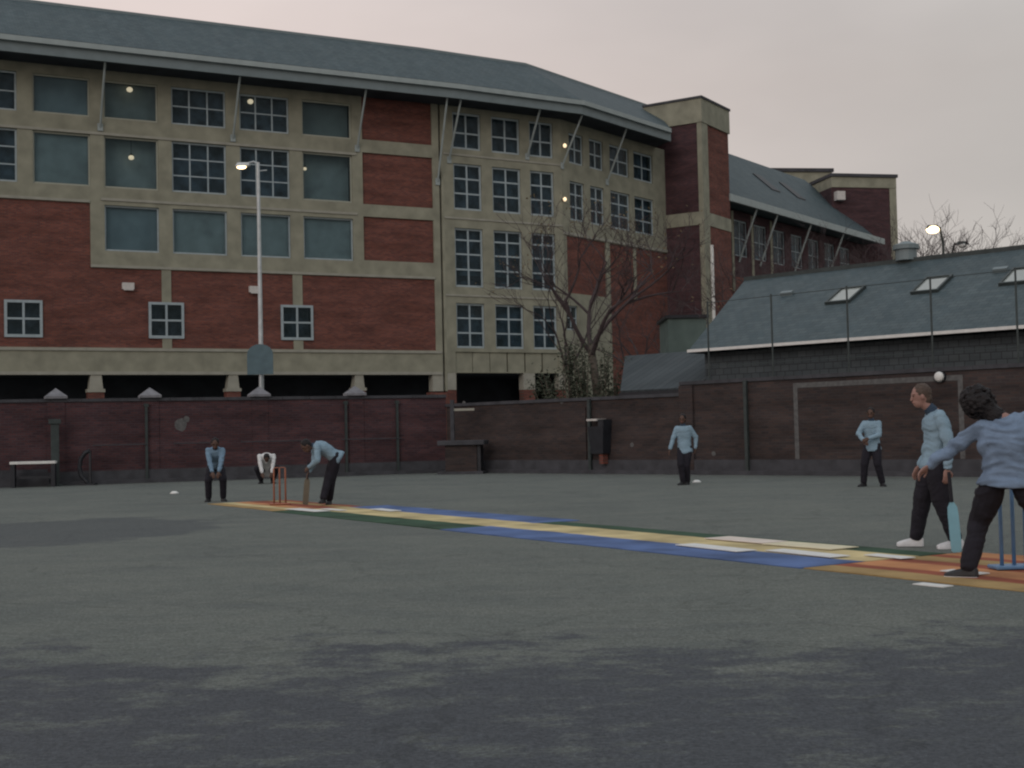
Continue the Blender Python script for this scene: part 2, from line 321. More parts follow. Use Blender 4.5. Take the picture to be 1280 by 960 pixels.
# the roof gets its own tilted material coordinates through three slopes of slates
def slope(n0, n1, ofs0, z0, ofs1, z1, name='roof'):
    """one slate slope with local x along the eave, y up the slope"""
    pts = []
    for nd in (n0, n1):
        for w_, z in ((ofs0, z0), (ofs1, z1)): pts.append(npt(nd, w_, z))
    a, b_, c_, d = pts[0], pts[1], pts[2], pts[3]
    X = (c_-a).normalized(); Nn = X.cross(b_-a).normalized(); Yv = Nn.cross(X)
    mw = Matrix((X, Yv, Nn)).transposed().to_4x4(); mw.translation = a
    inv = mw.inverted(); q = [inv @ p for p in (a, c_, d, b_)]
    th = .08; b = MB().add([*(v for v in q), *[v+Vector((0, 0, th)) for v in q]], [(0, 1, 2, 3), (4, 5, 6, 7), (0, 1, 5, 4), (1, 2, 6, 5), (2, 3, 7, 6), (3, 0, 4, 7)])
    o = b.build(name, 'slate', school); o.matrix_local = Matrix.Translation((-oA[0], -oA[1], 0)) @ mw
    return o
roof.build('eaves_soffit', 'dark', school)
for i in range(3): slope(nodes[i], nodes[i+1], 1.62, 19.16, RW, RZ)
sweep(rect(RW-.12, RW+.12, RZ, RZ+.15)).build('ridge', 'fascia', school)
sweep(rect(1.60, 1.72, EZ-.06, 19.05)).build('fascia', 'fascia', school)
sweep(rect(1.72, 1.90, 18.90, 19.14)).build('gutter', 'gutter', school)
sweep(rect(BW+.3, -4.5, 0, 18.4)).build('interior_wall', 'dark', school)  # deep shade of the open undercroft is put into this dark wall colour
for z in (4.42, 9.4, 12.5, 15.7): sweep(rect(-4.5, -.42, z, z+.25)).build('floor_slab', 'dark', school)

def window(fr, u0, u1, z0, z1, cols, rows, y=.10, fm='frame', back='room', bd=.9, fw=.075, mw=.055, rowfr=None):
    """frame with glazing bars; a pane and whatever hangs behind it are its children"""
    b = MB(); d = .07
    b.box(u0, u1, y, y+d, z0, z0+fw*1.1); b.box(u0, u1, y, y+d, z1-fw, z1); b.box(u0, u0+fw, y, y+d, z0+fw*1.1, z1-fw); b.box(u1-fw, u1, y, y+d, z0+fw*1.1, z1-fw)
    for i in range(1, cols):
        u = u0+(u1-u0)*i/cols; b.box(u-mw/2-.004, u+mw/2+.004, y+.008, y+d-.01, z0+fw*1.1, z1-fw)
    fr_ = rowfr or [i/rows for i in range(1, rows)]
    for k in fr_:
        z = z0+(z1-z0)*k; b.box(u0+fw, u1-fw, y+.014, y+d-.016, z-mw/2, z+mw/2)
    L = dict(fr); p = L.pop('parent')
    o = b.build('window', fm, p, **L)
    MB().box(u0+.01, u1-.01, y+.030, y+.042, z0+.01, z1-.01).build('pane', 'glass', o)
    if back == 'window_back': back = random.choice(('window_back', 'window_back', 'blind_b', 'blind_c'))
    if back: MB().box(u0-.05, u1+.05, y+bd, y+bd+.03, z0-.05, z1+.05).build('window_back', back, o)  # with the room material, the dimness of the interior is painted on this panel
    return o
def sill(fr, u0, u1, z):
    pass
# --- facade A (long left part)
colsA = [(-3.2, -.62), (.05, 2.55), (3.16, 5.64), (6.27, 8.87), (9.54, 12.02), (12.68, 15.27)]
rowsA = [(16.27, 18.05), (13.05, 15.45), (10.12, 12.24)]
panels = [(15.83, 19.68, 16.32, 18.5), (15.83, 19.68, 13.03, 15.66), (15.83, 19.68, 10.18, 12.40)]
holes = [(c[0], c[1], r[0], r[1]) for r in rowsA[:2] for c in colsA] + [(c[0], c[1], *rowsA[2]) for c in colsA[2:]] + panels
holes += [(-8.7, -4.0, 13.05, 15.45), (-8.7, -4.0, 16.27, 18.05)]
lowbrick = [(U0A, 5.72, 5.65, 9.32), (6.16, 12.08, 5.65, 9.32), (12.57, 19.68, 5.65, 9.32), (U0A, 2.52, 9.32, 12.28)]
wins3 = [(-1.22, .40, 6.08, 7.75), (5.10, 6.74, 6.10, 7.80), (11.45, 13.09, 6.10, 7.82)]
bandholes = lowbrick + wins3
L = dict(fA); P_ = L.pop('parent')
cells(U0A, 20.05, 4.4, 18.5, holes+bandholes, .35).build('concrete_frame', 'concrete', P_, **L)
cells(20.17, 20.29, 3.55, 18.5, [], .35).build('concrete_frame', 'concrete', P_, **L)
cells(20.05, 20.17, 3.55, 18.5, [], .1, .2).build('movement_joint', 'dark', P_, **L)
for (a, b_, c_, d) in panels: cells(a-.02, b_+.02, c_-.02, d, [], .2, .10).build('brick_panel', 'brick', P_, **L)
cells(U0A, 2.52, 5.65, 12.28, wins3, .25, .05).build('brick_wall', 'brick', P_, **L)
cells(2.52, 5.72, 5.65, 9.32, wins3, .25, .05).build('brick_wall', 'brick', P_, **L)
cells(6.16, 12.08, 5.65, 9.32, wins3, .25, .05).build('brick_wall', 'brick', P_, **L)
cells(12.57, 19.68, 5.65, 9.32, wins3, .25, .05).build('brick_wall', 'brick', P_, **L)
for (a, b_, c_, d) in wins3: window(fA, a, b_, c_, d, 2, 2, y=-.03, fw=.12, mw=.09)
for ri, (z0, z1) in enumerate(rowsA):
    for ci, (a, b_) in enumerate(colsA):
        if ri == 2 and ci < 2: continue
        if ri < 2 and ci in (0, 3, 4): window(fA, a, b_, z0, z1, 3, 2 if ri == 0 else 3, fw=.08, mw=.06, bd=.35)
        else: window(fA, a, b_, z0, z1, 1, 1, fm='frame_buff' if ri < 2 else 'frame', back='window_back', bd=.62 if (ci in (2, 5) and ri < 2) else .16)
for a, b_, c_, d in ((-8.7, -4.0, 13.05, 15.45), (-8.7, -4.0, 16.27, 18.05)): window(fA, a, b_, c_, d, 5, 2)
# concrete string under the windows stands a little proud, shadow line under every row
for z, ua, ub in ((15.45, U0A, 15.5), (12.28, U0A, 2.5), (12.42, 3.0, 15.5), (9.32, 2.52, 19.7)):
    MB().box(ua, ub, -.045, -.003, z+.02, z+.14).build('string_course', 'concrete_pale', P_, **L)
MB().box(U0A, 20.0, -.06, -.003, 5.50, 5.62).build('string_course', 'concrete_pale', P_, **L)
MB().box(U0A, 20.0, -.05, -.003, 4.4, 4.55).build('string_course', 'concrete_pale', P_, **L)
for ua, ub in ((-4.0, -3.35), (2.34, 3.06), (8.72, 9.40), (15.12, 15.78)):
    b = MB().rings([[(ua+.12, 0, 4.4), (ub-.12, 0, 4.4), (ub-.12, .5, 4.4), (ua+.12, .5, 4.4)], [(ua+.05, 0, 3.75), (ub-.05, 0, 3.75), (ub-.05, .5, 3.75), (ua+.05, .5, 3.75)]])
    b.box(ua-.03, ub+.03, -.05, .55, 3.6, 3.75); b.build('pillar', 'concrete_pale', P_, **L)
    MB().box(ua, ub, 0, .5, 0, 3.6).build('pillar', 'brick', P_, **L)
for ua, ub in ((19.45, 20.05), (20.2, 20.29)):
    MB().box(ua, ub, .01, .5, 3.55, 4.4).build('pillar', 'concrete_pale', P_, **L)
MB().box(19.3, 20.29, 0, .5, 0, 3.5).build('pillar', 'brick', P_, **L)
for u, z in ((4.17, 8.5), (10.15, 8.52)):
    b = MB().box(u-.27, u+.27, -.12, .05, z-.14, z+.16); b.box(u-.22, u+.22, -.17, -.12, z-.2, z-.1); b.build('vent_box', 'vent', P_, **L)
# --- facade B
L = dict(fB); P_ = L.pop('parent')
colsB = [(.60, 2.30), (2.95, 4.72), (5.32, 6.85)]
rowsB = [(16.27, 18.2, 2, [.45]), (13.06, 15.5, 2, [.36, .68]), (9.0, 12.1, 2, [.30, .56, .80]), (5.8, 8.15, 2, [.34, .67])]
hb = [(c[0], c[1], r[0], r[1]) for r in rowsB for c in colsB] + [(.5, 6.9, 4.55, 5.6)]
cells(0, LB, 4.5, 18.5, hb, .35).build('concrete_frame', 'concrete', P_, **L)
b = MB()
for u in (.5, 1.55, 2.6, 3.7, 4.8, 5.9): b.box(u+.02, u+1.03, .08, .3, 4.5, 5.62)
b.build('spandrel_panel', 'concrete', P_, **L)
for r in rowsB:
    for c in colsB: window(fB, c[0], c[1], r[0], r[1], r[2], 2, rowfr=r[3], fw=.1, mw=.085, bd=.35)
for z in (15.9, 12.55, 8.5): MB().box(.0, LB, -.04, -.003, z, z+.1).build('string_course', 'concrete_pale', P_, **L)
for ua, ub in ((0, .52), (4.62, 5.34), (6.9, 7.36)):
    MB().box(ua, ub, .01, .5, 3.62, 4.5).build('pillar', 'concrete_pale', P_, **L); MB().box(ua, ub, .02, .48, 0, 3.62).build('pillar', 'brick', P_, **L)
# --- facade C
L = dict(fC); P_ = L.pop('parent')
colsC = [(.75, 2.15), (2.75, 4.15), (4.8, 6.85), (7.35, 9.5)]
rowsC = [(16.2, 17.9, [.5]), (13.02, 15.2, [.36, .68])]
hc = [(c[0], c[1], r[0], r[1]) for r in rowsC for c in colsC] + [(.15, 1.25, 6.9, 8.25)]
brC = [(.35, 4.15, 8.95, 12.1), (4.6, LC, 0, 12.1)]
cells(0, LC, 0, 18.5, hc+brC, .35).build('concrete_frame', 'concrete', P_, **L)
for (a, b_, c_, d) in brC: cells(a, b_, c_, d, [], .25, .05).build('brick_wall', 'brick', P_, **L)
MB().box(7.1, 7.35, -.02, .05, 9.0, 12.1).build('pilaster', 'concrete', P_, **L)
for r in rowsC:
    for c in colsC: window(fC, c[0], c[1], r[0], r[1], 2, 2, rowfr=r[2], fw=.1, mw=.08, bd=.35)
window(fC, .15, 1.25, 6.9, 8.25, 2, 2, fw=.08)
MB().box(0, LC, -.05, -.003, 12.15, 12.3).build('string_course', 'concrete_pale', P_, **L)
# --- eave struts
def strut(fr, u, zb, du=.0):
    L = dict(fr); P_ = L.pop('parent')
    b = MB().tube([(u, -.02, zb), (u+du, -1.45, EZ+.02)], .055, 8); b.box(u-.12, u+.12, -.06, .0, zb-.15, zb+.2)
    b.build('eave_strut', 'gutter', P_, **L)
for u in (3.0, 9.2, 15.55): strut(fA, u, 15.8)
strut(fA, 19.95, 14.4); strut(fB, .35, 15.6); strut(fB, 5.15, 16.2); strut(fC, .05, 15.9); strut(fC, 4.45, 15.6); strut(fA, -3.5, 15.8)

# ------------------------------------------------------------------ stair tower at the end of the block
tw0 = (oC[0]+LC*math.cos(aC), oC[1]+LC*math.sin(aC)); aT = R(-32.5)
d_ = ray(880, 300); k_ = d_.x/d_.y
tt = (k_*tw0[1]-tw0[0])/(math.cos(aT)-k_*math.sin(aT)); K = (tw0[0]+tt*math.cos(aT), tw0[1]+tt*math.sin(aT))
tower = empty('stair_tower', (*K, 0), rz=aT, label='square brick stair tower with concrete corner and flat parapet beside the slate roof', cat='tower')
TZ = pl(880, 122, K, aT)[1]; TB = pl(880, 272, K, aT)[1]; WL_ = -pl(805, 140, K, aT)[0]
aR_ = aT+R(90); WR_ = pl(911, 200, K, aR_)[0]
zc = TZ-1.45
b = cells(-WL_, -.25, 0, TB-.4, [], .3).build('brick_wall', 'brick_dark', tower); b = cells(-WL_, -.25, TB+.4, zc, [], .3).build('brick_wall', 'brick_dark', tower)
L2 = dict(rz=R(90))
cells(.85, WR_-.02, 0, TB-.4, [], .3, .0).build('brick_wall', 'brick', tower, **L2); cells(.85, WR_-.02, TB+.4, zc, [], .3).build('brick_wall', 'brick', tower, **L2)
MB().box(-.25, -.0, -.04, .85, 0, zc).build('corner_pier', 'concrete', tower)
MB().box(-.001, .06, -.04, .85, 0, zc).build('corner_pier', 'concrete', tower)
MB().box(-WL_, -.25, -.05, .2, TB-.4, TB+.4).build('concrete_band', 'concrete', tower)
MB().box(-.3, .05, .851, WR_, TB-.4, TB+.4).build('concrete_band', 'concrete', tower)
MB().box(-WL_, .1, -.08, WR_+.05, zc, TZ).build('parapet', 'concrete', tower)
MB().box(-WL_-.05, .16, -.14, WR_+.11, TZ, TZ+.14).build('coping', 'plinth', tower)
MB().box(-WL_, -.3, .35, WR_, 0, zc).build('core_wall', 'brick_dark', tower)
MB().tube([(.16, .75, 0), (.16, .75, TB-1.6)], .11, 10).build('downpipe', 'white', tower)

# ------------------------------------------------------------------ far wing beyond the tower
aD = R(54); pD = gy(911, 240, 86.0); oD = (pD.x, pD.y)
wing = empty('far_wing', (*oD, 0), rz=aD, label='far slate roofed brick wing with slanting eave struts, right of the stair tower', cat='school wing')
ZE = pl(935, 246, (oD[0]+1.4*math.sin(aD), oD[1]-1.4*math.cos(aD)), aD)[1]
WD = 24
cells(-3, WD, ZE-5, ZE-.6, [(u, u+2.0, ZE-3.6, ZE-1.2) for u in (.6, 3.6, 6.6, 9.6, 12.6, 15.6, 18.6)], .3).build('brick_wall', 'brick_dark', wing)
for u in (.15, 3.1, 6.1): MB().box(u, u+.3, -.06, -.003, ZE-6, ZE-.7).build('concrete_pier', 'concrete', wing)
MB().box(-3, WD, .02, .4, 0, ZE-5).build('brick_wall', 'brick', wing)
MB().box(-3, WD, .6, 9, 0, ZE-.7).build('core_wall', 'dark', wing)
for u in (.6, 3.6, 6.6, 9.6, 12.6, 15.6, 18.6): window(dict(parent=wing, loc=(0, 0, 0), rz=0), u, u+2, ZE-3.6, ZE-1.2, 2, 2, bd=.2)
rz_ = pl(911, 192, (oD[0]-5*math.sin(aD), oD[1]+5*math.cos(aD)), aD)[1]
o = MB(); 
o.add([(-3, -1.4, ZE-.5), (WD, -1.4, ZE-.5), (WD, 5, rz_), (-3, 5, rz_), (-3, 11, ZE-.5), (WD, 11, ZE-.5)], [(0, 1, 2, 3), (3, 2, 5, 4), (0, 3, 4), (1, 5, 2), (0, 4, 5, 1)]); o.build('roof', 'slate', wing)
MB().box(-3, WD, -1.6, -1.4, ZE-.65, ZE-.2).build('fascia', 'gutter', wing)
for u in (1.2, 4.4, 10, 16): MB().tube([(u, .0, ZE-4), (u, -1.4, ZE-.6)], .07, 6).build('eave_strut', 'gutter', wing)
for u in (10.0, 14.5):
    s_ = (rz_-ZE+.5)/6.4
    MB().add([(u, 1.5, ZE-.5+2.9*s_+.1), (u+1.4, 1.5, ZE-.5+2.9*s_+.1), (u+1.4, 3.0, ZE-.5+4.4*s_+.1), (u, 3.0, ZE-.5+4.4*s_+.1), (u, 1.5, ZE-.5+2.9*s_-.1), (u+1.4, 1.5, ZE-.5+2.9*s_-.1), (u+1.4, 3.0, ZE-.5+4.4*s_-.1), (u, 3.0, ZE-.5+4.4*s_-.1)],
             [(0, 1, 2, 3), (4, 5, 6, 7), (0, 1, 5, 4), (1, 2, 6, 5), (2, 3, 7, 6), (3, 0, 4, 7)]).build('roof_window', 'black', wing)
# far flat-topped blocks
pE = gy(955, 250, 112.0); hE = gy(1000, 212, 113).z
blk = empty('concrete_block', (pE.x, pE.y, 0), rz=R(8), label='pale flat topped block behind the far slate roof', cat='building')
wE = gy(1041, 250, 113).x-pE.x
cells(0, wE, 0, hE-.3, [(wE-1.6, wE-.8, hE-4, hE-2.0)], .3).build('wall', 'concrete', blk); MB().box(0, wE, .35, 8, 0, hE-.3).build('core_wall', 'dark', blk)
MB().box(-.15, wE+.15, -.15, 8, hE-.3, hE).build('parapet', 'plinth', blk)
pF = gy(1040, 260, 105.0); aF = R(12); hF = gy(1078, 219, 106).z; wF = (gy(1117, 260, 107).x-pF.x)/math.cos(aF)
blk = empty('brick_block', (pF.x, pF.y, 0), rz=aF, label='far dark brick block with pale parapet, the building furthest right', cat='building')
MB().box(0, wF-.6, 0, 8, 0, hF-1.1).build('wall', 'brick_dark', blk); MB().box(wF-.6, wF, -.05, 8, 0, hF-1.1).build('corner_pier', 'concrete', blk)
MB().box(0, wF, -.08, 8, hF-1.1, hF-.25).build('parapet', 'concrete', blk); MB().box(-.1, wF+.1, -.2, 8, hF-.25, hF).build('coping', 'plinth', blk)
bb = MB().box(.2, .9, -.6, 0, hF-2.2, hF-1.5); bb.build('floodlight', 'vent', blk)

# ------------------------------------------------------------------ boundary walls
oL = (-16.0, 40.0); aL = R(22.2); cornerP = (-2.3, 45.6); LL = 14.8
oM = cornerP; aM = R(-45.7); LM = math.hypot(12.4+2.3, 30.5-45.6)
def bwall(name, o, a, u0, u1, h, m, label, capm='stone', plinth=True, ext=0):
    r = empty(name, (*o, 0), rz=a, label=label, cat='wall')
    MB().box(u0, u1, 0, .33, 0, h-.1).build('brickwork', m, r)
    b = MB(); u = u0
    while u < u1-.02:
        e = min(u+.9, u1); b.box(u+.004, e-.004, -.05, .38, h-.1, h+random.uniform(-.004, .004)); u = e
    b.build('coping', 'plinth', r)
    if plinth: MB().box(u0, u1, -.06, -.001, 0, .42).build('plinth', 'plinth', r); MB().box(u0, u1, -.22, -.061, 0, .12).build('kerb', 'plinth', r)
    return r
wl = bwall('boundary_wall', oL, aL, -8, LL, 2.68, 'brick_dark', 'long dark red brick playground wall with pyramid capped piers, left side')
def onL(px): return pl(px, 500, oL, aL)[0]
for px in (-70, 70, 188, 325, 445):
    u = onL(px)
    p = MB().box(u-.26, u+.26, -.025, -.001, 0, 2.57); p.build('pier', 'brick_dark', wl)
    q = MB().box(u-.33, u+.33, -.14, .44, 2.685, 2.76); q.add([(u-.33, -.14, 2.76), (u+.33, -.14, 2.76), (u+.33, .44, 2.76), (u-.33, .44, 2.76), (u, .15, 3.02)], [(0, 1, 4), (1, 2, 4), (2, 3, 4), (3, 0, 4), (0, 3, 2, 1)])
    q.build('pier_cap', 'stone', wl)
def painted(u, z, r, wall, name='paint_mark', m='chalk', sy=1):
    n = 14; ps = [(u+r*math.cos(2*math.pi*i/n)*(1+.25*noise.noise((i, u, z))), -.004, z+sy*r*math.sin(2*math.pi*i/n)*(1+.25*noise.noise((u, i, z)))) for i in range(n)]
    MB().rings([ps, [(x, -.001, zz) for x, y, zz in ps]]).build(name, m, wall)
u, z = pl(226, 531, oL, aL); painted(u, z, .2, wl)
u, z = pl(233, 524, oL, aL); painted(u, z, .1, wl)
# two steel handrails and wall posts on the left wall
for x0, x1, nm in ((115, 183, 0), (216, 262, 0), (300, 376, 0), (425, 500, 0)):
    ua, za = pl(x0, 556, oL, aL); ub, zb = pl(x1, 554, oL, aL); zz = 1.22
    r = empty('wall_rail', (oL[0]+ua*math.cos(aL), oL[1]+ua*math.sin(aL), 0), rz=aL, label={115: 'thin grey rail on the red wall beside the leftmost hoop', 216: 'thin grey rail on the red wall behind the crouching keeper', 300: 'thin grey rail on the red wall between squatting fielder and batter', 425: 'thin grey rail on the red wall right of the batter'}[x0], cat='rail', group='thin rails along the red wall')
    MB().tube([(0, -.16, zz), (ub-ua, -.16, zz)], .016, 6).build('rail', 'plinth', r)
    for q in (.1, ub-ua-.1): MB().tube([(q, -.16, zz), (q, -.005, zz)], .012, 6).build('bracket', 'plinth', r)
for i, px in enumerate((182, 431, 495)):
    ua = onL(px); r = MB().box(-.04, .04, -.13, -.07, 0, 2.5).box(-.07, .07, -.14, -.065, 2.4, 2.5).box(-.07, .07, -.14, -.065, 0, .08)
    r = r.build('wall_post', 'post', None, (oL[0]+ua*math.cos(aL), oL[1]+ua*math.sin(aL), 0), aL)
    tag(r, ('dark steel post against red wall left of the keeper', 'dark steel post against red wall just right of the batter', 'dark steel post against red wall near its right end')[i], 'post', 'dark posts against the red wall')
uS = pl(850, 500, oM, aM)[0]; HR = 2.68
wm = bwall('low_boundary_wall', oM, aM, .02, uS, 2.36, 'brick_brown', 'lower brown brick wall in front of the shrub, between red wall and tall wall')
wr = bwall('tall_boundary_wall', oM, aM, uS+.01, LM+4.5, HR, 'brick_brown', 'tall brown brick wall on the right with a painted goal', ext=1)
MB().box(uS+.01, uS+.5, -.07, -.001, 0, HR-.12).build('pier', 'brick_brown', wr)
ug0, _ = pl(992, 500, oM, aM); ug1, _ = pl(1198, 500, oM, aM); GZ = pl(992, 479, oM, aM)[1]
b = MB().box(ug0, ug0+.12, -.066, -.0622, .0, GZ).box(ug1, ug1+.12, -.066, -.0622, 0, GZ)
bq = MB().box(ug0, ug0+.13, -.0045, -.001, .43, GZ).box(ug1, ug1+.13, -.0045, -.001, .43, GZ).box(ug0+.13, ug1, -.0045, -.001, GZ-.13, GZ); bq.build('painted_goal', 'chalk', wr)
for px, py in ((790, 556), (892, 567)):
    u, z = pl(px, py, oM, aM); painted(u, z, .07, wr if px > 850 else wm)
u, z = pl(702, 502, oM, aM); painted(u, z, .07, wm); u, z = pl(580, 504, oM, aM); painted(u, z, .08, wm)
# painted door frame outline on the lower wall
u, _ = pl(724, 520, oM, aM); u2, _ = pl(733, 520, oM, aM)
MB().box(u, u2, -.05, -.001, .42, 2.05).build('buttress', 'brick_brown', wm)
# round lamp on tall wall
u, z = pl(1176, 471, oM, aM); pL_ = (oM[0]+u*math.cos(aM), oM[1]+u*math.sin(aM), z)
lamp = empty('bulkhead_lamp', pL_, rz=aM, label='round white bulkhead lamp at the top of the tall brown wall', cat='lamp')
MB().rings([[(r_*math.cos(2*math.pi*j/20), y_, r_*math.sin(2*math.pi*j/20)) for j in range(20)] for r_, y_ in ((.03, -.16), (.08, -.15), (.115, -.12), (.13, -.08))]).build('diffuser', 'white', lamp, smooth=True)
MB().rings([[(r_*math.cos(2*math.pi*j/20), y_, r_*math.sin(2*math.pi*j/20)) for j in range(20)] for r_, y_ in ((.15, -.079), (.15, -.001))]).build('back_plate', 'black', lamp)
# tall mesh-fence posts behind the walls
def onM(px): return pl(px, 470, (oM[0]+.6*math.sin(-aM), oM[1]+.6*math.cos(aM)), aM)[0]
fence = empty('court_fence', (oM[0]+.55*math.sin(-aM)*1, oM[1]+.55*math.cos(aM), 0), rz=aM, label='thin dark steel posts of a high ball fence behind the tall wall', cat='fence')
FZ = 5.0
pxs = (888, 968, 1063, 1168, 1275)
for px in pxs:
    u = onM(px); MB().tube([(u, 0, 0), (u, 0, FZ)], .026, 8).build('post', 'post', fence)
for z in (FZ-.05, 3.1): MB().tube([(onM(pxs[0]), 0, z), (LM+4, 0, z)], .010, 6).build('wire', 'post', fence)
for px in (740, 936):
    u = pl(px, 540, oM, aM)[0]
    r = MB().box(-.05, .05, -.15, -.07, 0, 2.3 if px < 800 else 2.62).box(-.09, .09, -.16, -.065, 0, .08)
    r = r.build('wall_post', 'post', None, (oM[0]+u*math.cos(aM), oM[1]+u*math.sin(aM), 0), aM)
    tag(r, 'dark steel post against the lower brown wall beside the hanging bin' if px < 800 else 'dark steel post against the tall brown wall left of the painted goal', 'post')

# ------------------------------------------------------------------ slate roofed building behind right wall
nM = Vector((-math.sin(aM), math.cos(aM), 0))
aG = R(-43.6); pG = Vector((oM[0], oM[1], 0))+nM*3.4+Vector((math.cos(aM), math.sin(aM), 0))*uS
oG = (pG.x, pG.y)
uE, zE = pl(862, 440, oG, aG); uE2, zE2 = pl(1280, 410, oG, aG)
zG = (zE+zE2)/2; LG = uE2+7
low = empty('slate_roofed_hall', (*oG, 0), rz=aG, label='low hall with big dark slate roof and skylights behind the tall brown wall', cat='hall')
def offl(o, a, wv): return (o[0]-wv*math.sin(a), o[1]+wv*math.cos(a))
W2 = 5.5; oR = offl(oG, aG, W2); uH, zR = pl(932, 352, oR, aG); zR2 = pl(1280, 313, oR, aG)[1]; zR = (zR+zR2)/2
MB().box(uE+.3, LG, .4, W2*2-.4, 0, zG-.05).build('wall', 'slate_hung', low)
def slab(pts, name, m, par):
    pts = [Vector(p) for p in pts]; X = (pts[1]-pts[0]).normalized(); Nn = X.cross(pts[-1]-pts[0]).normalized(); Yv = Nn.cross(X)
    mw = Matrix((X, Yv, Nn)).transposed().to_4x4(); mw.translation = pts[0]; q = [mw.inverted() @ p for p in pts]; n = len(q)
    o = MB().rings([[(p.x, p.y, p.z) for p in q], [(p.x, p.y, p.z+.07) for p in q]]).build(name, m, par); o.matrix_local = mw; return o
slab([(uE, 0, zG), (LG, 0, zG), (LG, W2, zR), (uH, W2, zR)], 'roof', 'slate', low)
slab([(LG, W2*2, zG), (uE, W2*2, zG), (uH, W2, zR), (LG, W2, zR)], 'roof', 'slate', low)
slab([(uE, W2*2, zG), (uE, 0, zG), (uH, W2, zR)], 'roof', 'slate', low)
MB().box(uH, LG, W2-.12, W2+.12, zR+.02, zR+.16).build('ridge', 'post', low)
MB().box(uE, LG, -.14, -.002, zG-.02, zG+.07).build('gutter', 'white', low)
sl = (zR-zG)/W2; sn = Vector((0, -sl, 1)).normalized(); sy_ = Vector((0, 1, sl)).normalized()
for i, (px, py) in enumerate(((1058, 373), (1166, 360), (1277, 349))):
    # point on the slope: intersect the ray with the roof plane
    d = ray(px, py); A = Vector((oG[0], oG[1], zG)); nn = Matrix.Rotation(aG, 3, 'Z') @ sn
    t_ = (A-Vector((0, 0, CAMZ))).dot(nn)/d.dot(nn); Pw = Vector((0, 0, CAMZ))+d*t_
    loc = Matrix.Rotation(-aG, 3, 'Z') @ (Pw-Vector((oG[0], oG[1], 0)))
    mw = Matrix((Vector((1, 0, 0)), sy_, sn)).transposed().to_4x4(); mw.translation = loc+sn*.07
    b = MB(); hw, hh = .44, .60
    b.box(-hw, hw, -hh, -hh+.07, 0, .1); b.box(-hw, hw, hh-.07, hh, 0, .1); b.box(-hw, -hw+.07, -hh+.07, hh-.07, 0, .1); b.box(hw-.07, hw, -hh+.07, hh-.07, 0, .1)
    fo = b.build('skylight', 'post', low); fo.matrix_local = mw
    MB().box(-hw+.07, hw-.07, -hh+.07, hh-.07, .02, .06).build('pane', 'skylight', fo)
for px, py in ((985, 371), (1252, 342)):
    d = ray(px, py); t_ = (A-Vector((0, 0, CAMZ))).dot(nn)/d.dot(nn); Pw = Vector((0, 0, CAMZ))+d*t_
    loc = Matrix.Rotation(-aG, 3, 'Z') @ (Pw-Vector((oG[0], oG[1], 0))); mw = Matrix((Vector((1, 0, 0)), sy_, sn)).transposed().to_4x4(); mw.translation = loc+sn*.07
    MB().box(-.22, .22, -.09, .09, 0, .12).build('roof_vent', 'fascia', low).matrix_local = mw
# roof cowl on ridge
cw = MB().lathe([(.34, 0), (.34, .35), (.42, .36), (.42, .5), (.1, .62)], n=14)
q = pl(1133, 325, oR, aG)[0]; cw.build('roof_cowl', 'fascia', low, (q, W2, zR+.1), smooth=False)
# lean-to roof, and a pale outbuilding at the left of the hall
shed = empty('lean_to_shed', (*oG, 0), rz=aG, label='low slate lean-to roof behind the wall, left of the big slate roof', cat='shed')
ua, za = pl(776, 488, oG, aG); ub, zb = pl(858, 490, oG, aG); zs = (za+zb)/2
ut, zt = pl(782, 447, offl(oG, aG, 3.4), aG)
slab([(ua, 0, zs), (ub+.3, 0, zs), (ub+.3, 3.4, zt), (ut, 3.4, zt)], 'roof', 'slate_hung', shed)
MB().box(ua+.3, ub, .3, 3.2, 0, zs-.02).build('wall', 'brick_brown', shed); MB().box(ua, ub+.3, -.1, -.002, zs-.12, zs-.0).build('gutter', 'black', shed)
ox = gy(836, 440, 52.0); hx = gy(836, 398, 52).z; wx = gy(884, 440, 52).x-ox.x
ob = empty('pale_outbuilding', (ox.x, ox.y, 0), label='small pale green flat roofed outbuilding between stair tower and slate roof', cat='outbuilding')
MB().box(0, wx, 0, 3, 0, hx).build('wall', 'render', ob); MB().box(-.1, wx+.1, -.1, 3.1, hx, hx+.12).build('roof', 'black', ob)

# ------------------------------------------------------------------ lamps behind the panes (lit in the photo)
def roomlamp(fr, px, py, dy, label, r=.12):
    o_, a_ = fr; oo = (o_[0]-dy*math.sin(a_), o_[1]+dy*math.cos(a_)); u, z = pl(px, py, oo, a_)
    e = empty('pendant_lamp', (oo[0]+u*math.cos(a_), oo[1]+u*math.sin(a_), z), rz=a_, label=label, cat='lamp', group='lit lamps in the school windows')
    MB().ell((0, 0, 0), Vector((r*1.2, 0, 0)), Vector((0, r*1.2, 0)), Vector((0, 0, r)), 14, 8).build('globe', 'lamp', e, smooth=True)
    MB().lathe([(.03, r), (.09, r+.02), (.03, r+.1), (.012, r+.12), (.012, r+.7)], n=10).build('fitting', 'black', e)
A_ = (oA, aA); C_ = (oC, aC)
roomlamp(A_, 162, 112, .3, 'lit pendant lamp behind the top row window, second wide pane from the left')
roomlamp(A_, 164, 197, .3, 'lit pendant lamp behind the second row window, second wide pane from the left', .11)
roomlamp(A_, 313, 127, .3, 'lit pendant lamp behind the barred top row window above the tall lamp post', .12)
roomlamp(A_, 381, 211, .3, 'small lit lamp at the left edge of the second row window right of the post', .08)
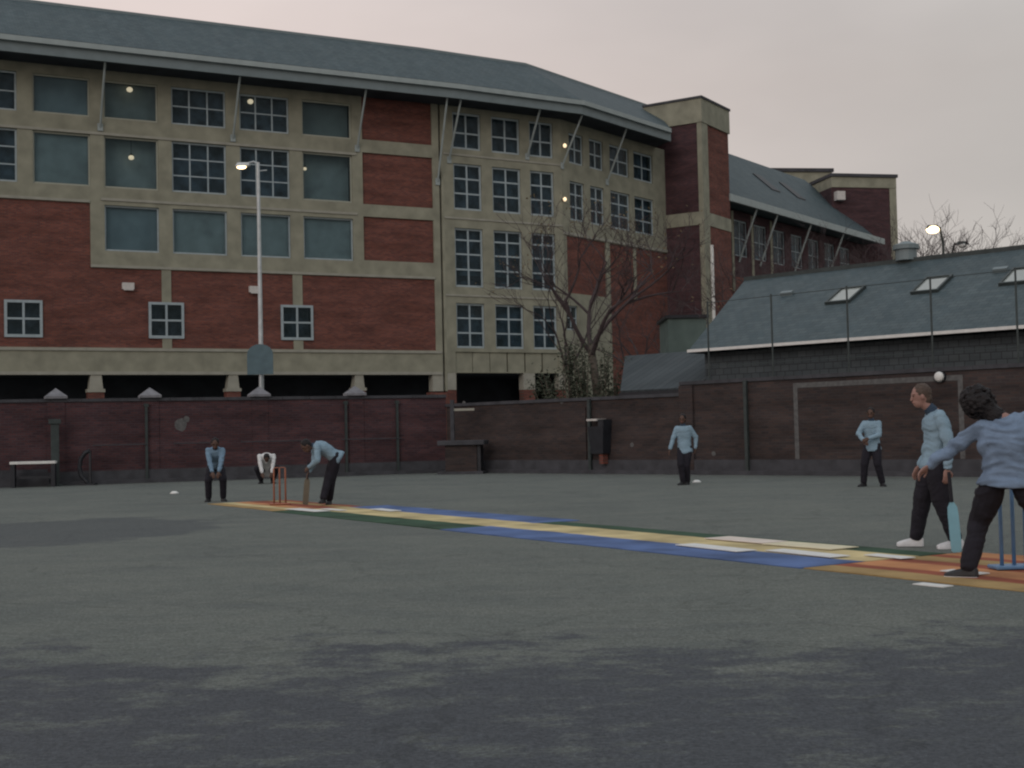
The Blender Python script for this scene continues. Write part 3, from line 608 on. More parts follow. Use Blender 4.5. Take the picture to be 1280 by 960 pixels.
def walllamp(px, py, label):
    oo = offl(oC, aC, -.18); u, z = pl(px, py, oo, aC)
    e = empty('wall_lamp', (oo[0]+u*math.cos(aC), oo[1]+u*math.sin(aC), z), rz=aC, label=label, cat='lamp', group='lit lamps at the bend of the school front')
    MB().ell((0, 0, 0), Vector((.11, 0, 0)), Vector((0, .1, 0)), Vector((0, 0, .12)), 14, 8).build('globe', 'lamp', e, smooth=True)
    MB().box(-.05, .05, .08, .176, -.06, .06).build('bracket', 'black', e)
walllamp(706, 182, 'upper lit globe lamp on the concrete bend of the school front')
walllamp(706, 249, 'lower lit globe lamp on the concrete bend of the school front')

# ------------------------------------------------------------------ lamp posts
PY = 45.0; pp = gy(327, 490, PY); top = gy(325.5, 212, PY).z
lp = empty('lamp_post', (pp.x, PY, 0), label='tall slim pale lamp post with one small lit head, behind the red wall', cat='lamp post')
MB().tube([(0, 0, 0), (0, 0, 2.2), (0, 0, 2.25), (0, 0, top+.25)], [.11, .11, .085, .055], 12).build('post', 'steel', lp)
hx_ = gy(303, 212, PY).x-pp.x
MB().tube([(0, 0, top+.2), (-.15, 0, top+.28), (hx_+.15, -.02, top+.22)], .03, 8).build('arm', 'steel', lp)
hd = MB().rings([[(hx_-.22, -.1, top+.12), (hx_+.25, -.1, top+.14), (hx_+.25, .12, top+.14), (hx_-.22, .12, top+.12)], [(hx_-.16, -.07, top+.25), (hx_+.25, -.07, top+.25), (hx_+.25, .09, top+.25), (hx_-.16, .09, top+.25)]]).build('lamp_head', 'steel', lp)
MB().ell((hx_-.03, 0, top+.10), Vector((.17, 0, 0)), Vector((0, .1, 0)), Vector((0, 0, .07)), 12, 6).build('lens', 'lamp_hot', hd, smooth=True)
MB().tube([(0, 0, top-.05), (.3, .02, top-.02)], .02, 8).build('cross_arm', 'steel', lp)
sg = empty('round_topped_sign', (gy(325, 450, 44.75).x, 44.75, 0), label='blue grey round topped sign panel on pole behind the tall lamp post', cat='sign')
sz = gy(325, 468, 44.75).z; st_ = gy(325, 430, 44.75).z; hw = .44
pts = [(-hw, 0, sz), (hw, 0, sz)] + [(hw*math.cos(t), 0, st_-.35+.35*math.sin(t)) for t in [i*math.pi/10 for i in range(11)]]
MB().rings([pts, [(x, .05, z) for x, y, z in pts]]).build('panel', 'blue_sign', sg)
MB().tube([(0, .08, 0), (0, .08, st_-.2)], .04, 8).build('pole', 'steel', sg)
def streetlamp(px, py, Y, r, hot, label):
    p = gy(px, py, Y); e = empty('street_lamp', (p.x, Y, 0), label=label, cat='street lamp')
    s = 1 if hot else -1
    MB().tube([(.5*s, .2, 0), (.5*s, .2, p.z-.6), (.35*s, .1, p.z+.1), (0, 0, p.z+.15)], [.09, .06, .05, .04], 8).build('post', 'post', e)
    MB().rings([[(-.3, -.12, p.z+.05), (.3, -.12, p.z+.05), (.3, .12, p.z+.05), (-.3, .12, p.z+.05)], [(-.2, -.08, p.z+.2), (.2, -.08, p.z+.2), (.2, .08, p.z+.2), (-.2, .08, p.z+.2)]]).build('lamp_head', 'post', e)
    MB().ell((0, 0, p.z), Vector((r*1.3, 0, 0)), Vector((0, r, 0)), Vector((0, 0, r*.8)), 12, 6).build('lens', 'lamp_hot' if hot else 'white', e, smooth=True)
streetlamp(1166, 287, 58, .23, True, 'brightly lit street lamp among bare twigs above the slate roof')
streetlamp(1203, 307, 62, .16, False, 'unlit pale street lamp right of the lit one above the slate roof')

# ------------------------------------------------------------------ trees and shrub
def branch(b, tips, p, d, ln, r, depth, spread, rng, droop=0.):
    n = 4; pts = [p]; rad = [r]; q = p.copy(); dd = d.copy()
    for i in range(n):
        dd = (dd+Vector((rng.uniform(-1, 1), rng.uniform(-1, 1), rng.uniform(-.6, .8)-droop))*.16).normalized()
        q = q+dd*ln/n; pts.append(q.copy()); rad.append(r*(1-.42*(i+1)/n))
    b.tube(pts, rad, 6 if r > .03 else 4)
    if depth == 0: tips.append(q); return
    k = rng.choice((2, 3, 3)) if depth > 1 else 3
    for i in range(k):
        t = rng.uniform(.45, 1.0) if i else 1.0; o_ = pts[0].lerp(pts[-1], t) if t < 1 else pts[-1]
        if t < 1: idx = min(int(t*n), n-1); o_ = pts[idx].lerp(pts[idx+1], t*n-idx)
        ax = Vector((rng.uniform(-1, 1), rng.uniform(-1, 1), rng.uniform(-.3, .5))).normalized()
        nd = (dd+ax*spread*rng.uniform(.7, 1.2)).normalized()
        branch(b, tips, o_, nd, ln*rng.uniform(.62, .82), max(r*.56, .007), depth-1, spread, rng, droop)
def tree(loc, h, r, seed, label, m='twig', depth=6, spread=.75, lean=(0, 0), leaves=0, tm='bark', group=None, tf=.30):
    rng = random.Random(seed); e = empty('bare_tree', loc, label=label, cat='tree', group=group)
    b = MB(); th = h*tf
    tp = [Vector((0, 0, -.1)), Vector((lean[0]*.3, lean[1]*.3, th*.5)), Vector((lean[0], lean[1], th))]
    b.tube(tp, [r*1.25, r, r*.8], 10); b.build('trunk', tm, e, smooth=True)
    b = MB(); tips = []
    for i in range(4):
        a = i*1.6+rng.uniform(0, .6); nd = Vector((math.cos(a)*spread*.8, math.sin(a)*spread*.8, 1)).normalized()
        branch(b, tips, tp[2]-Vector((0, 0, .1+.12*i)), nd, h*.24, r*.55, depth-2, spread, rng)
    b.build('crown', m, e)
    if leaves:
        b = MB()
        for i in range(leaves):
            p = rng.choice(tips)+Vector([rng.gauss(0, .15) for _ in range(3)]); leafq(b, p, .05, rng)
        b.build('foliage', 'dry', e)
    return e
def leafq(b, p, s, rng):
    a = Vector([rng.uniform(-1, 1) for _ in range(3)]).normalized(); c = a.orthogonal().normalized()*s*rng.uniform(.5, .9); a = a*s*rng.uniform(.8, 1.5)
    b.add([p-a, p+c, p+a, p-c], [(0, 1, 2, 3)])
TP = gy(752, 490, 48.0)
tree((TP.x, 48, 0), 9.3, .17, 3, 'bare winter tree rising from the shrub in front of the school', 'twig', 7, .85, (-.35, 0), 200, tf=.48)
TP = gy(716, 490, 49.5)
tree((TP.x, 49.5, 0), 8.6, .09, 11, 'slender bare tree left of the larger bare tree before the school', 'twig', 6, .6, (-.1, 0), 0, tf=.42)
rngS = random.Random(5)
sh = empty('evergreen_shrub', (gy(733, 490, 47.2).x, 47.2, 0), label='dense olive green shrub behind the lower brown wall', cat='shrub')
b = MB(); lf = MB(); 
for i in range(70):
    x = rngS.uniform(-1.8, 2.2); y = rngS.uniform(-.5, .7); top_ = 4.75*(1-.13*abs(x)**1.6)*rngS.uniform(.5, 1.04)
    q0 = Vector((x*.5, y*.4, 0)); q1 = Vector((x*.8, y, top_*.55)); q2 = Vector((x+rngS.uniform(-.25, .25), y*1.2, top_))
    b.tube([q0, q1, q2], [.03, .02, .008], 5)
    for k in range(125):
        t = rngS.uniform(.35, 1.02); p = (q0.lerp(q1, t/.55) if t < .55 else q1.lerp(q2, (t-.55)/.45))+Vector([rngS.gauss(0, .13) for _ in range(3)])
        leafq(lf, p, .048, rngS)
b.build('stems', 'bark', sh); lf.build('foliage', 'leaf', sh)
for i, (px, py, Y, h, sd, lb) in enumerate(((965, 320, 66, 11.6, 21, 'bare tree before the far wing, nearest the stair tower'), (1030, 320, 70, 11.9, 22, 'bare tree before the far wing, right of its neighbour'), (1085, 320, 67, 11.0, 23, 'bare tree in front of the far dark brick block'),
                                              (1140, 320, 60, 12.2, 24, 'bare tree against the sky, left of the lit street lamp'), (1188, 320, 63, 12.2, 25, 'bare tree against the sky, right of the lit street lamp'), (815, 440, 58, 9.0, 27, 'thin bare tree in front of the dark stair tower base'))):
    p = gy(px, py, Y); tree((p.x, Y, 0), h*(1.0 if i > 2 else 1.1), .16, sd, lb, 'twig', 7, .8, group='bare trees beyond the slate roof' if i < 5 else None)

# ------------------------------------------------------------------ things along the walls
# bench
def offwall(px, w_):
    u = onL(px); return Vector((oL[0]+u*math.cos(aL)+w_*math.sin(aL), oL[1]+u*math.sin(aL)-w_*math.cos(aL), 0))
pb = offwall(40, .65); bench = empty('bench', (pb.x, pb.y, 0), rz=R(10), label='low bench with white plank seat against the red wall at far left', cat='bench')
MB().box(-.66, .66, -.16, .16, .70, .78).build('seat', 'white', bench, bevel=.008)
MB().box(.52, .64, -.14, .14, 0, .70).build('leg', 'black', bench); MB().box(-.64, -.52, -.14, .14, 0, .70).build('leg', 'black', bench); MB().box(-.52, .52, -.03, .03, .25, .33).build('stretcher', 'black', bench)
pk = offwall(10, .45); 
st2 = empty('concrete_steps', (pk.x-.6, pk.y, 0), rz=aL, label='two low grey concrete steps behind the bench', cat='steps')
for k in range(2): MB().box(-2.6, 1.7, .0+.2*k, .4, .26*k, .26*(k+1)-.002).build('step', 'plinth', st2)
# dark curved hoop by the bench
ph = offwall(101, .5); hp = empty('bike_hoop', (ph.x, ph.y, 0), label='black curved steel hoop standing against the wall right of the bench', cat='hoop')
MB().tube([(.22, 0, .0), (.1, 0, .12), (-.05, 0, .3), (-.10, 0, .55), (-.06, 0, .8), (.08, 0, 1.0), (.22, 0, 1.05)], .07, 8).build('hoop', 'black', hp, smooth=True)
MB().box(-.1, .4, -.12, .12, 0, .05).build('foot', 'black', hp)
MB().box(.2, .26, -.03, .03, .05, 1.05).build('upright', 'black', hp)
pd = offwall(68, .45); dk = MB().box(-.22, .18, -.1, .14, 0, .06).box(-.14, .1, -.06, .1, .06, 1.9).box(-.2, .16, -.1, .12, 1.9, 2.05)
tag(dk.build('steel_locker', 'post', None, (pd.x, pd.y, 0), R(20), bevel=.01), 'tall narrow dark steel cabinet between the bench and the hoop', 'cabinet')
# stone table-like plinth in the corner
pt = gz(580, 592); tb = empty('stone_fountain', (pt.x, pt.y-.3, 0), rz=R(-10), label='brick drinking fountain with wide overhanging stone slab in the wall corner', cat='fountain')
MB().box(-.55, .5, -.25, .3, 0, .95).build('brick_base', 'brick_brown', tb)
MB().box(-.78, .78, -.4, .42, .95, 1.1).build('slab', 'plinth', tb, bevel=.015); MB().box(-.8, .72, -.36, .38, 0, .09).build('step', 'plinth', tb)
MB().box(-.46, -.34, .2, .32, 1.1, 2.45).build('back_post', 'plinth', tb); MB().box(-.34, .35, .24, .3, 2.08, 2.16).build('cross_bar', 'concrete_pale', tb)
MB().box(.5, .62, -.2, .28, .09, .95).build('side_leg', 'black', tb)
# hanging bin
u = pl(755, 545, oM, aM)[0]; px_ = (oM[0]+u*math.cos(aM), oM[1]+u*math.sin(aM), 0)
bn = empty('wall_bin', px_, rz=aM, label='black litter bin with a pale rim hung on the lower brown wall', cat='litter bin')
MB().rings([[(-.22, -.36, .62), (.26, -.36, .62), (.26, -.02, .62), (-.22, -.02, .62)], [(-.3, -.42, 1.45), (.34, -.42, 1.45), (.34, -.02, 1.45), (-.3, -.02, 1.45)]]).build('body', 'black', bn)
MB().box(-.3, .12, -.45, -.02, 1.62, 1.68).build('lid', 'vent', bn); MB().box(.12, .34, -.40, -.02, 1.45, 1.66).build('hood', 'black', bn)
MB().box(.05, .2, -.3, -.07, .3, .62).build('bracket', 'brick', bn)
# ------------------------------------------------------------------ cricket mat
MO = Vector((-4.66, 26.28, 0)); aMat = math.atan2(-.854, .521)
G_, Yl, Bl = (.035, .075, .045), (.52, .42, .22), (.085, .135, .28)
Or, Rd, Tn = (.42, .19, .085), (.25, .07, .04), (.34, .23, .10)
def mat_piece(s0, s1, t0, t1, stops, z, label, ragged=.02):
    m = stripes('mat_stripes', stops); n = 24; top = []; bot = []
    for i in range(n+1):
        s = s0+(s1-s0)*i/n; w1 = noise.noise((s*.8, s0, 3))*ragged; w2 = noise.noise((s*.8, s0, 9))*ragged; dz = z+.010+.006*noise.noise((s*1.4, s0, 1))
        top.append([(s-s0, t0+w1, .0), (s-s0, t0+w1, dz), (s-s0, t1+w2, dz), (s-s0, t1+w2, .0)])
    p = MO+Vector((math.cos(aMat), math.sin(aMat), 0))*s0
    o = MB().rings(top).build('cricket_mat', m, None, (p.x, p.y, 0.001), aMat)
    return tag(o, label, 'mat', 'striped mats laid end to end as a cricket pitch')
mat_piece(-1.3, 2.45, -1.05, .65, [(-1.2, Tn), (-.72, Yl), (-.45, Or), (-.15, Rd), (.25, Tn), (.5, Rd)], 0, 'orange and tan striped mat under the far orange stumps')
mat_piece(2.47, 8.85, -1.12, 1.15, [(-1.2, G_), (-.35, Yl), (.42, Bl)], 0, 'green, yellow and blue striped mat in front of the batter')
mat_piece(8.87, 15.85, -1.16, .80, [(-1.2, Bl), (-.30, Yl), (.45, G_)], 0, 'long mat with blue near edge, yellow middle and green far edge')
mat_piece(15.87, 19.4, -1.14, 1.12, [(-1.2, Tn), (-.72, Rd), (-.5, Or), (-.05, Rd), (.2, Tn), (.55, Rd), (.75, Or)], 0, 'orange and rust striped mat under the bowler and blue stumps')
def stpt(s, t, z=0): p = MO+Vector((math.cos(aMat), math.sin(aMat), 0))*s+Vector((-math.sin(aMat), math.cos(aMat), 0))*t; return Vector((p.x, p.y, z))
# local y of the mats points to the far side
marks = [((13.3, .42), 1.0, .38, 'pinkish white crease marker on the mat, second from its near end on far side'), ((14.35, .40), 1.0, .42, 'yellowish white crease marker nearest the orange mat'), ((13.8, -.45), 1.1, .26, 'white crease marker on the blue stripe, farther left one'),
         ((14.95, -.22), 1.0, .25, 'white crease marker at the edge of the blue stripe, nearer one'), ((15.75, .10), .5, .18, 'small white marker where blue stripe meets the orange mat'), ((2.9, -.62), 1.3, .3, 'white crease marker by the batter\'s bat'), ((4.1, .33), .9, .22, 'white crease marker just right of the batter'),
         ((17.5, -1.3), .30, .13, 'white crease marker on the ground left of the bowler\'s shoe'), ((17.15, -.5), .4, .16, 'white crease marker just right of the bowler\'s shoe'), ((3.2, -.25), .8, .16, 'narrow white crease marker under the batter\'s feet')]
for (s, t), ln, wd, lb in marks:
    p = stpt(s, t); o = MB().box(-ln/2, ln/2, -wd/2, wd/2, 0, .008).build('crease_marker', 'white', None, (p.x, p.y, .019 if abs(t) < 1.2 else .001), aMat+R(random.uniform(-4, 4)))
    if 'yellow' in lb: o.data.materials[0] = mat('cream_vinyl', (.60, .54, .38), .7, .1, 4)
    if 'pink' in lb: o.data.materials[0] = mat('pink_white_vinyl', (.60, .52, .46), .7, .1, 4)
    tag(o, lb, 'marker', 'crease markers on the cricket mats')
# small white discs on the asphalt
for px, py, lb in ((218, 617, 'small white marker disc on the asphalt left of the crouching keeper'), (871, 603, 'white marker disc beside the feet of the fielder before the tall wall')):
    p = gz(px, py); o = MB().lathe([(.11, 0), (.105, .02), (.05, .06), (.04, .06)], n=20).build('marker_disc', 'white', None, (p.x, p.y, 0), smooth=True); tag(o, lb, 'disc', 'white marker discs')
# stumps
def wicket(p, m, label, rz, sc=1):
    e = empty('wicket', (p.x, p.y, .018), rz=rz, label=label, cat='wicket')
    for x in (-.11, 0, .11):
        MB().lathe([(.017, .033), (.017, .68), (.012, .705), (.008, .71)], (x, 0, 0), 12).build('stump', m, e, smooth=True)
    for x in (-.055, .055):
        MB().tube([(x-.054, 0, .716), (x-.03, 0, .718), (x+.03, 0, .718), (x+.054, 0, .716)], [.005, .009, .009, .005], 8).build('bail', m, e)
    MB().box(-.2, .2, -.11, .11, 0, .032).build('base', m, e, bevel=.012)
    return e
wicket(gz(350, 632), 'stump_orange', 'orange plastic cricket stumps at the far end of the mat', R(8))
wicket(gz(1268, 713), 'stump_blue', 'blue plastic cricket stumps on a base behind the bowler', R(4))

# ------------------------------------------------------------------ people
def remesh(b, name, m, parent, vox, smooth=2, disp=0., dsc=8.):
    me = bpy.data.meshes.new(name); me.from_pydata(b.v, [], b.f)
    bm = bmesh.new(); bm.from_mesh(me); bmesh.ops.recalc_face_normals(bm, faces=bm.faces); bm.to_mesh(me); bm.free()
    t = bpy.data.objects.new('tmp', me); COL.objects.link(t)
    r = t.modifiers.new('r', 'REMESH'); r.mode = 'VOXEL'; r.voxel_size = vox; r.use_smooth_shade = True
    s = t.modifiers.new('s', 'SMOOTH'); s.factor = .5; s.iterations = smooth
    dg = bpy.context.evaluated_depsgraph_get(); me2 = bpy.data.meshes.new_from_object(t.evaluated_get(dg))
    bpy.data.objects.remove(t); me2.name = name
    if disp:
        ns = [v.normal.copy() for v in me2.vertices]
        for v, n in zip(me2.vertices, ns):
            p = v.co; wz = p.z+.12*noise.noise((p.x*4, p.y*4, p.z*3)); f = noise.noise((p.x*dsc*.5, p.y*dsc*.5, wz*dsc*2.6))+.6*noise.noise((p.x*dsc*1.2+5, p.y*dsc*1.2, wz*dsc*4.2)); v.co = p+n*f*disp
    me2.materials.clear(); me2.materials.append(M[m])
    for p in me2.polygons: p.use_smooth = True
    o = bpy.data.objects.new(name, me2); COL.objects.link(o); o.parent = parent; return o
def ik(a, t, l1, l2, hint):
    a, t, hint = Vector(a), Vector(t), Vector(hint); d = t-a; D = min(d.length, (l1+l2)*.999); dn = d.normalized(); t = a+dn*D
    x = (l1*l1-l2*l2+D*D)/(2*D); h = math.sqrt(max(l1*l1-x*x, 0)); hp_ = hint-dn*hint.dot(dn)
    hp_ = hp_.normalized() if hp_.length > 1e-4 else dn.orthogonal().normalized(); return a+dn*x+hp_*h, t
def hand(b, wr, d, pn, side, k, curl=.5):
    """palm, four unequal bent fingers and a thumb leaving the side of the palm"""
    d = Vector(d).normalized(); pn = (Vector(pn)-d*Vector(pn).dot(d)).normalized(); x = d.cross(pn)*side
    b.ell(wr+d*.045*k, x*.042*k, pn*.018*k, d*.055*k, 12, 8)
    for i, (ox, ln) in enumerate(((-.030, .062), (-.010, .072), (.010, .068), (.029, .052))):
        r0 = wr+d*.082*k+x*ox*k; d1 = (d+pn*curl*.5).normalized(); r1 = r0+d1*ln*.5*k; d2 = (d+pn*curl*1.6).normalized(); r2 = r1+d2*ln*.5*k
        b.cap(r0-d*.02*k, r1, .0095*k, .009*k, 8); b.cap(r1, r2, .009*k, .0075*k, 8)
    t0 = wr+d*.028*k-x*.034*k; t1 = t0+(d*.6-x*.8+pn*.3).normalized()*.035*k; t2 = t1+(d*.95-x*.1+pn*.4).normalized()*.03*k
    b.cap(t0, t1, .013*k, .011*k, 8); b.cap(t1, t2, .011*k, .009*k, 8)
def person(loc, label, H=1.68, face=(0, -1), pel=(0, 0, .9), chest=(0, 0, 1.38), head=(0, 0, 1.56), look=None, feet=((-.1, 0), (.1, 0)), toes=None,
           hands=((-.25, 0, .8), (.25, 0, .8)), elb=None, knee=None, shl=None, top='jumper', hair='hair', skin='skin', shoes='shoe', vox=.009, curly=False, curl=.5, folds=.010, tr=1.05, stocky=1.):
    """feet/hands order: image-left, image-right limb of the figure, in local metres"""
    e = empty('person', loc, rz=-math.atan2(loc[0], loc[1]), label=label, cat='person'); k = H/1.7
    f = Vector((*face, 0)).normalized(); pel, chest, head = Vector(pel), Vector(chest), Vector(head)
    up = (chest-pel).normalized(); s = Vector(shl).normalized() if shl else None
    if s is None:
        s = up.cross(f); s = s.normalized() if s.length > .2 else Vector((f.y, -f.x, 0))
        if s.x < 0 or (abs(s.x) < .15 and s.y > 0): s = -s
    hs = f.cross(Vector((0, 0, 1))).normalized()
    if hs.dot(s) < 0: hs = -hs
    fw = s.cross(up).normalized(); fw = fw if fw.dot(f) > -.01 or abs(fw.dot(f)) < .05 else -fw
    if fw.dot(Vector((f.x, f.y, -.3))) < 0: fw = -fw
    look = Vector(look).normalized() if look else f
    SH = [chest-s*.155*k*stocky, chest+s*.155*k*stocky]; HP = [pel-hs*.085*k, pel+hs*.085*k]
    toes = toes or [face, face]; el = []; wr = []
    for i in (0, 1):
        sg_ = -1 if i == 0 else 1; hint = Vector(elb[i]) if elb else (s*sg_*.6 - fw*.8)
        a, b_ = ik(SH[i], hands[i], .285*k, .25*k, hint); el.append(a); wr.append(b_)
    kn = []; an = []
    for i in (0, 1):
        hint = Vector(knee[i]) if knee else f
        ft = feet[i]; tz = ft[2] if len(ft) > 2 else 0; a, b_ = ik(HP[i], (ft[0], ft[1], .085*k+tz), .42*k, .42*k, hint); kn.append(a); an.append(b_)
    def torso(b, g, hem=False):
        L = (chest-pel).length; prof = [(-.10, .135, .095), (0, .155, .11), (.25, .145, .105), (.45, .145, .105), (.7, .168, .118), (.92, .165, .105), (1.04, .12, .08), (1.12, .065, .06)]
        if hem: hz = .72 if curly else 1; prof = [(-.27*hz, .158, .128), (-.18*hz, .172, .135), (-.08*hz, .162, .125)]+prof[1:]
        rs = []
        for t, a_, c_ in prof:
            bulge = .0 if t < .3 else .02*k
            c = pel+(chest-pel)*t - fw*bulge*math.sin(min(t, 1)*math.pi); rs.append([c+s.lerp(hs, max(0, .4-t)/.5 if t < .4 else 0).normalized()*math.cos(2*math.pi*j/20)*(a_*k*stocky+g)+fw*math.sin(2*math.pi*j/20)*(c_*k+g) for j in range(20)])
        b.rings(rs)
    # body: one continuous skin
    b = MB(); torso(b, -.012); hd_ = look; hu = (head-chest).normalized(); hu = (hu-hd_*hu.dot(hd_)*.75).normalized(); hx2 = hd_.cross(hu).normalized(); hu = hx2.cross(hd_).normalized()
    b.cap(chest+up*.03*k, head-hu*.05*k, .055*k, .05*k)
    b.ell(head+hu*.015*k-hd_*.005*k, hx2*.075*k, hd_*.092*k, hu*.108*k, 20, 14); b.ell(head-hu*.055*k+hd_*.028*k, hx2*.053*k, hd_*.058*k, hu*.058*k)
    b.cap(head+hu*.012*k+hd_*.088*k, head-hu*.022*k+hd_*.099*k, .009*k, .013*k, 8)
    for q in (-1, 1):
        b.ell(head+hx2*q*.076*k-hu*.005*k, hx2*.010*k, hd_*.019*k, hu*.031*k, 10, 8); b.cap(head+hu*.036*k+hd_*.082*k+hx2*q*.02*k, head+hu*.034*k+hd_*.074*k+hx2*q*.045*k, .009*k, .008*k, 8)
    b.cap(head-hu*.05*k+hd_*.084*k-hx2*.018*k, head-hu*.05*k+hd_*.084*k+hx2*.018*k, .008*k, .008*k, 8)
    for i in (0, 1):
        b.cap(SH[i], el[i], .048*k, .038*k); b.cap(el[i], wr[i], .038*k, .025*k)
        hdv = (wr[i]-el[i]).normalized(); inward = (pel-wr[i]); inward.z = 0; inward = inward if inward.length > .05 else f
        hand(b, wr[i]+hdv*.012, hdv, inward, -1 if i else 1, k, curl)
        b.cap(HP[i], kn[i], .075*k, .052*k); b.cap(kn[i], an[i], .05*k, .034*k)
        t = Vector((*toes[i], 0)).normalized(); b.cap(an[i]-t*.03*k-Vector((0, 0, .045*k)), an[i]+t*.13*k-Vector((0, 0, .055*k)), .028*k, .022*k)
    body = remesh(b, 'body', skin, e, min(vox, .0075), 1)
    ey = MB()
    for q in (-1, 1):
        MB().ell(head+hu*.016*k+hd_*.083*k+hx2*q*.031*k, hx2*.012*k, hd_*.007*k, hu*.006*k, 10, 6).build('eye', 'eye', e, smooth=True)
    MB().ell(head-hu*.048*k+hd_*.089*k, hx2*.022*k, hd_*.006*k, hu*.006*k, 10, 6).build('mouth', 'lip', e, smooth=True)
    # sweatshirt
    b = MB(); torso(b, .022, True)
    for i in (0, 1):
        b.cap(SH[i], el[i], .066*k, .060*k); w_ = el[i].lerp(wr[i], .95); b.cap(el[i], w_, .059*k, .043*k)
        b.cap(SH[i].lerp(el[i], .05), chest, .066*k, .07*k)
    remesh(b, 'sweatshirt' if top != 'shirt' else 'shirt', top, e, vox, 7, folds, 6.)
    c = MB(); c.cap(chest.lerp(head, .28), chest.lerp(head, .42), .067*k, .060*k, 14); c.build('collar', 'navy' if top != 'shirt' else 'shirt', e, smooth=True)
    # trousers
    b = MB(); b.cap(pel-hs*.07*k*stocky, pel+hs*.07*k*stocky, .097*k, .097*k)
    for i in (0, 1):
        b.cap(HP[i], kn[i].lerp(HP[i], .55), .098*k, .100*k*tr); b.cap(kn[i].lerp(HP[i], .55), kn[i], .100*k*tr, .084*k*tr); b.cap(kn[i], an[i].lerp(kn[i], .06), .080*k*tr, .070*k)
    remesh(b, 'trousers', 'trouser', e, vox, 6, folds*.45, 7.)
    for i in (0, 1):
        t = Vector((*toes[i], 0)).normalized(); sd = Vector((-t.y, t.x, 0)); a0 = an[i].copy(); z0 = a0.z-.085*k; b = MB(); rs = []
        for q, w_, h_ in ((-.075, .026, .075), (-.06, .036, .095), (-.01, .040, .105), (.05, .042, .08), (.12, .048, .062), (.165, .042, .048), (.19, .022, .035)):
            c_ = Vector((a0.x, a0.y, z0))+t*q*k
            rs.append([c_+sd*w_*k*x_+Vector((0, 0, h_*k*z_)) for x_, z_ in ((-1, 0), (1, 0), (1.03, .35), (.85, .75), (.4, 1), (-.4, 1), (-.85, .75), (-1.03, .35))])
        so = b.rings(rs).build('shoe', shoes, e, smooth=False)
        rs = [[p+Vector((0, 0, .0)) if False else Vector((p[0], p[1], z0+(.016*k if j > 1 else 0)))+sd*(.003*(-1 if j in (0, 3) else 1)) for j, p in enumerate((r[0], r[1], r[1], r[0]))] for r in rs]
        MB().rings(rs).build('sole', 'trainer' if shoes == 'trainer' or curly else 'black', so)
    # hair
    b = MB(); b.ell(head+hu*.038*k-hd_*.022*k, hx2*.086*k, hd_*.094*k, hu*.098*k, 20, 14); b.ell(head-hd_*.055*k-hu*.02*k, hx2*.068*k, hd_*.055*k, hu*.085*k)
    if curly:
        rg = random.Random(3)
        b.ell(head-hu*.08-hd_*.045, hx2*.085, hd_*.08, hu*.13); b.ell(chest.lerp(head, .40), hx2*.085, hd_*.085, hu*.09)
        for i in range(340):
            v = Vector([rg.gauss(0, 1) for _ in range(3)]).normalized()
            if v.dot(hd_) > .62 and v.dot(hu) < .45: continue
            c_ = head+hu*.025*k-hd_*.015*k+(hx2*v.dot(hx2)*.12+hd_*v.dot(hd_)*.12+hu*v.dot(hu)*.125)*k; q_ = rg.uniform(.012, .024); c_ += Vector([rg.gauss(0, .006) for _ in range(3)]); b.ell(c_, hx2*q_, hd_*q_, hu*q_, 8, 6)
    remesh(b, 'hair', hair, e, .008, 1, .006 if not curly else .008, 40.)
    return e, dict(wr=wr, el=el, head=head)
def at_(px, py): p = gz(px, py); return p
def loc_of(base, px, py, dy=0):
    """metres relative to the base point for a picture position at the person's own distance"""
    p = gy(px, py, base.y+dy); return Vector((p.x-base.x, dy, p.z))
# wicket keeper, crouching slightly
B = at_(270, 627)
person((B.x, B.y, 0), 'person in light blue sweatshirt crouching with hands clasped between the knees, far left', 1.62, (0, -1), pel=(0, .14, .76), chest=(0, -.20, 1.08), head=(0, -.32, 1.22), look=(0, -1, -.35),
       feet=((-.15, .02), (.15, .02)), toes=[(-.3, -1), (.3, -1)], hands=((-.05, -.50, .55), (.05, -.50, .55)), elb=((-1, .3, 0), (1, .3, 0)), knee=((-.2, -1, 0), (.2, -1, 0)), skin='skin_dark', vox=.012, top='jumper')
# squatting fielder by the wall
B = at_(335, 604)
person((B.x, B.y-.15, 0), 'person in white shirt squatting low with head down by the red wall', 1.78, (0, -1), pel=(0, .16, .38), chest=(0, -.2, .80), head=(0, -.42, .74), look=(0, -.6, -.8),
       feet=((-.16, .0), (.16, .0)), toes=[(-.3, -1), (.3, -1)], hands=((-.13, -.50, .32), (.13, -.50, .32)), elb=((-1.5, -.2, .1), (1.5, -.2, .1)), stocky=1.25, knee=((-.5, -1, .4), (.5, -1, .4)), top='shirt', skin='skin_dark', vox=.012)
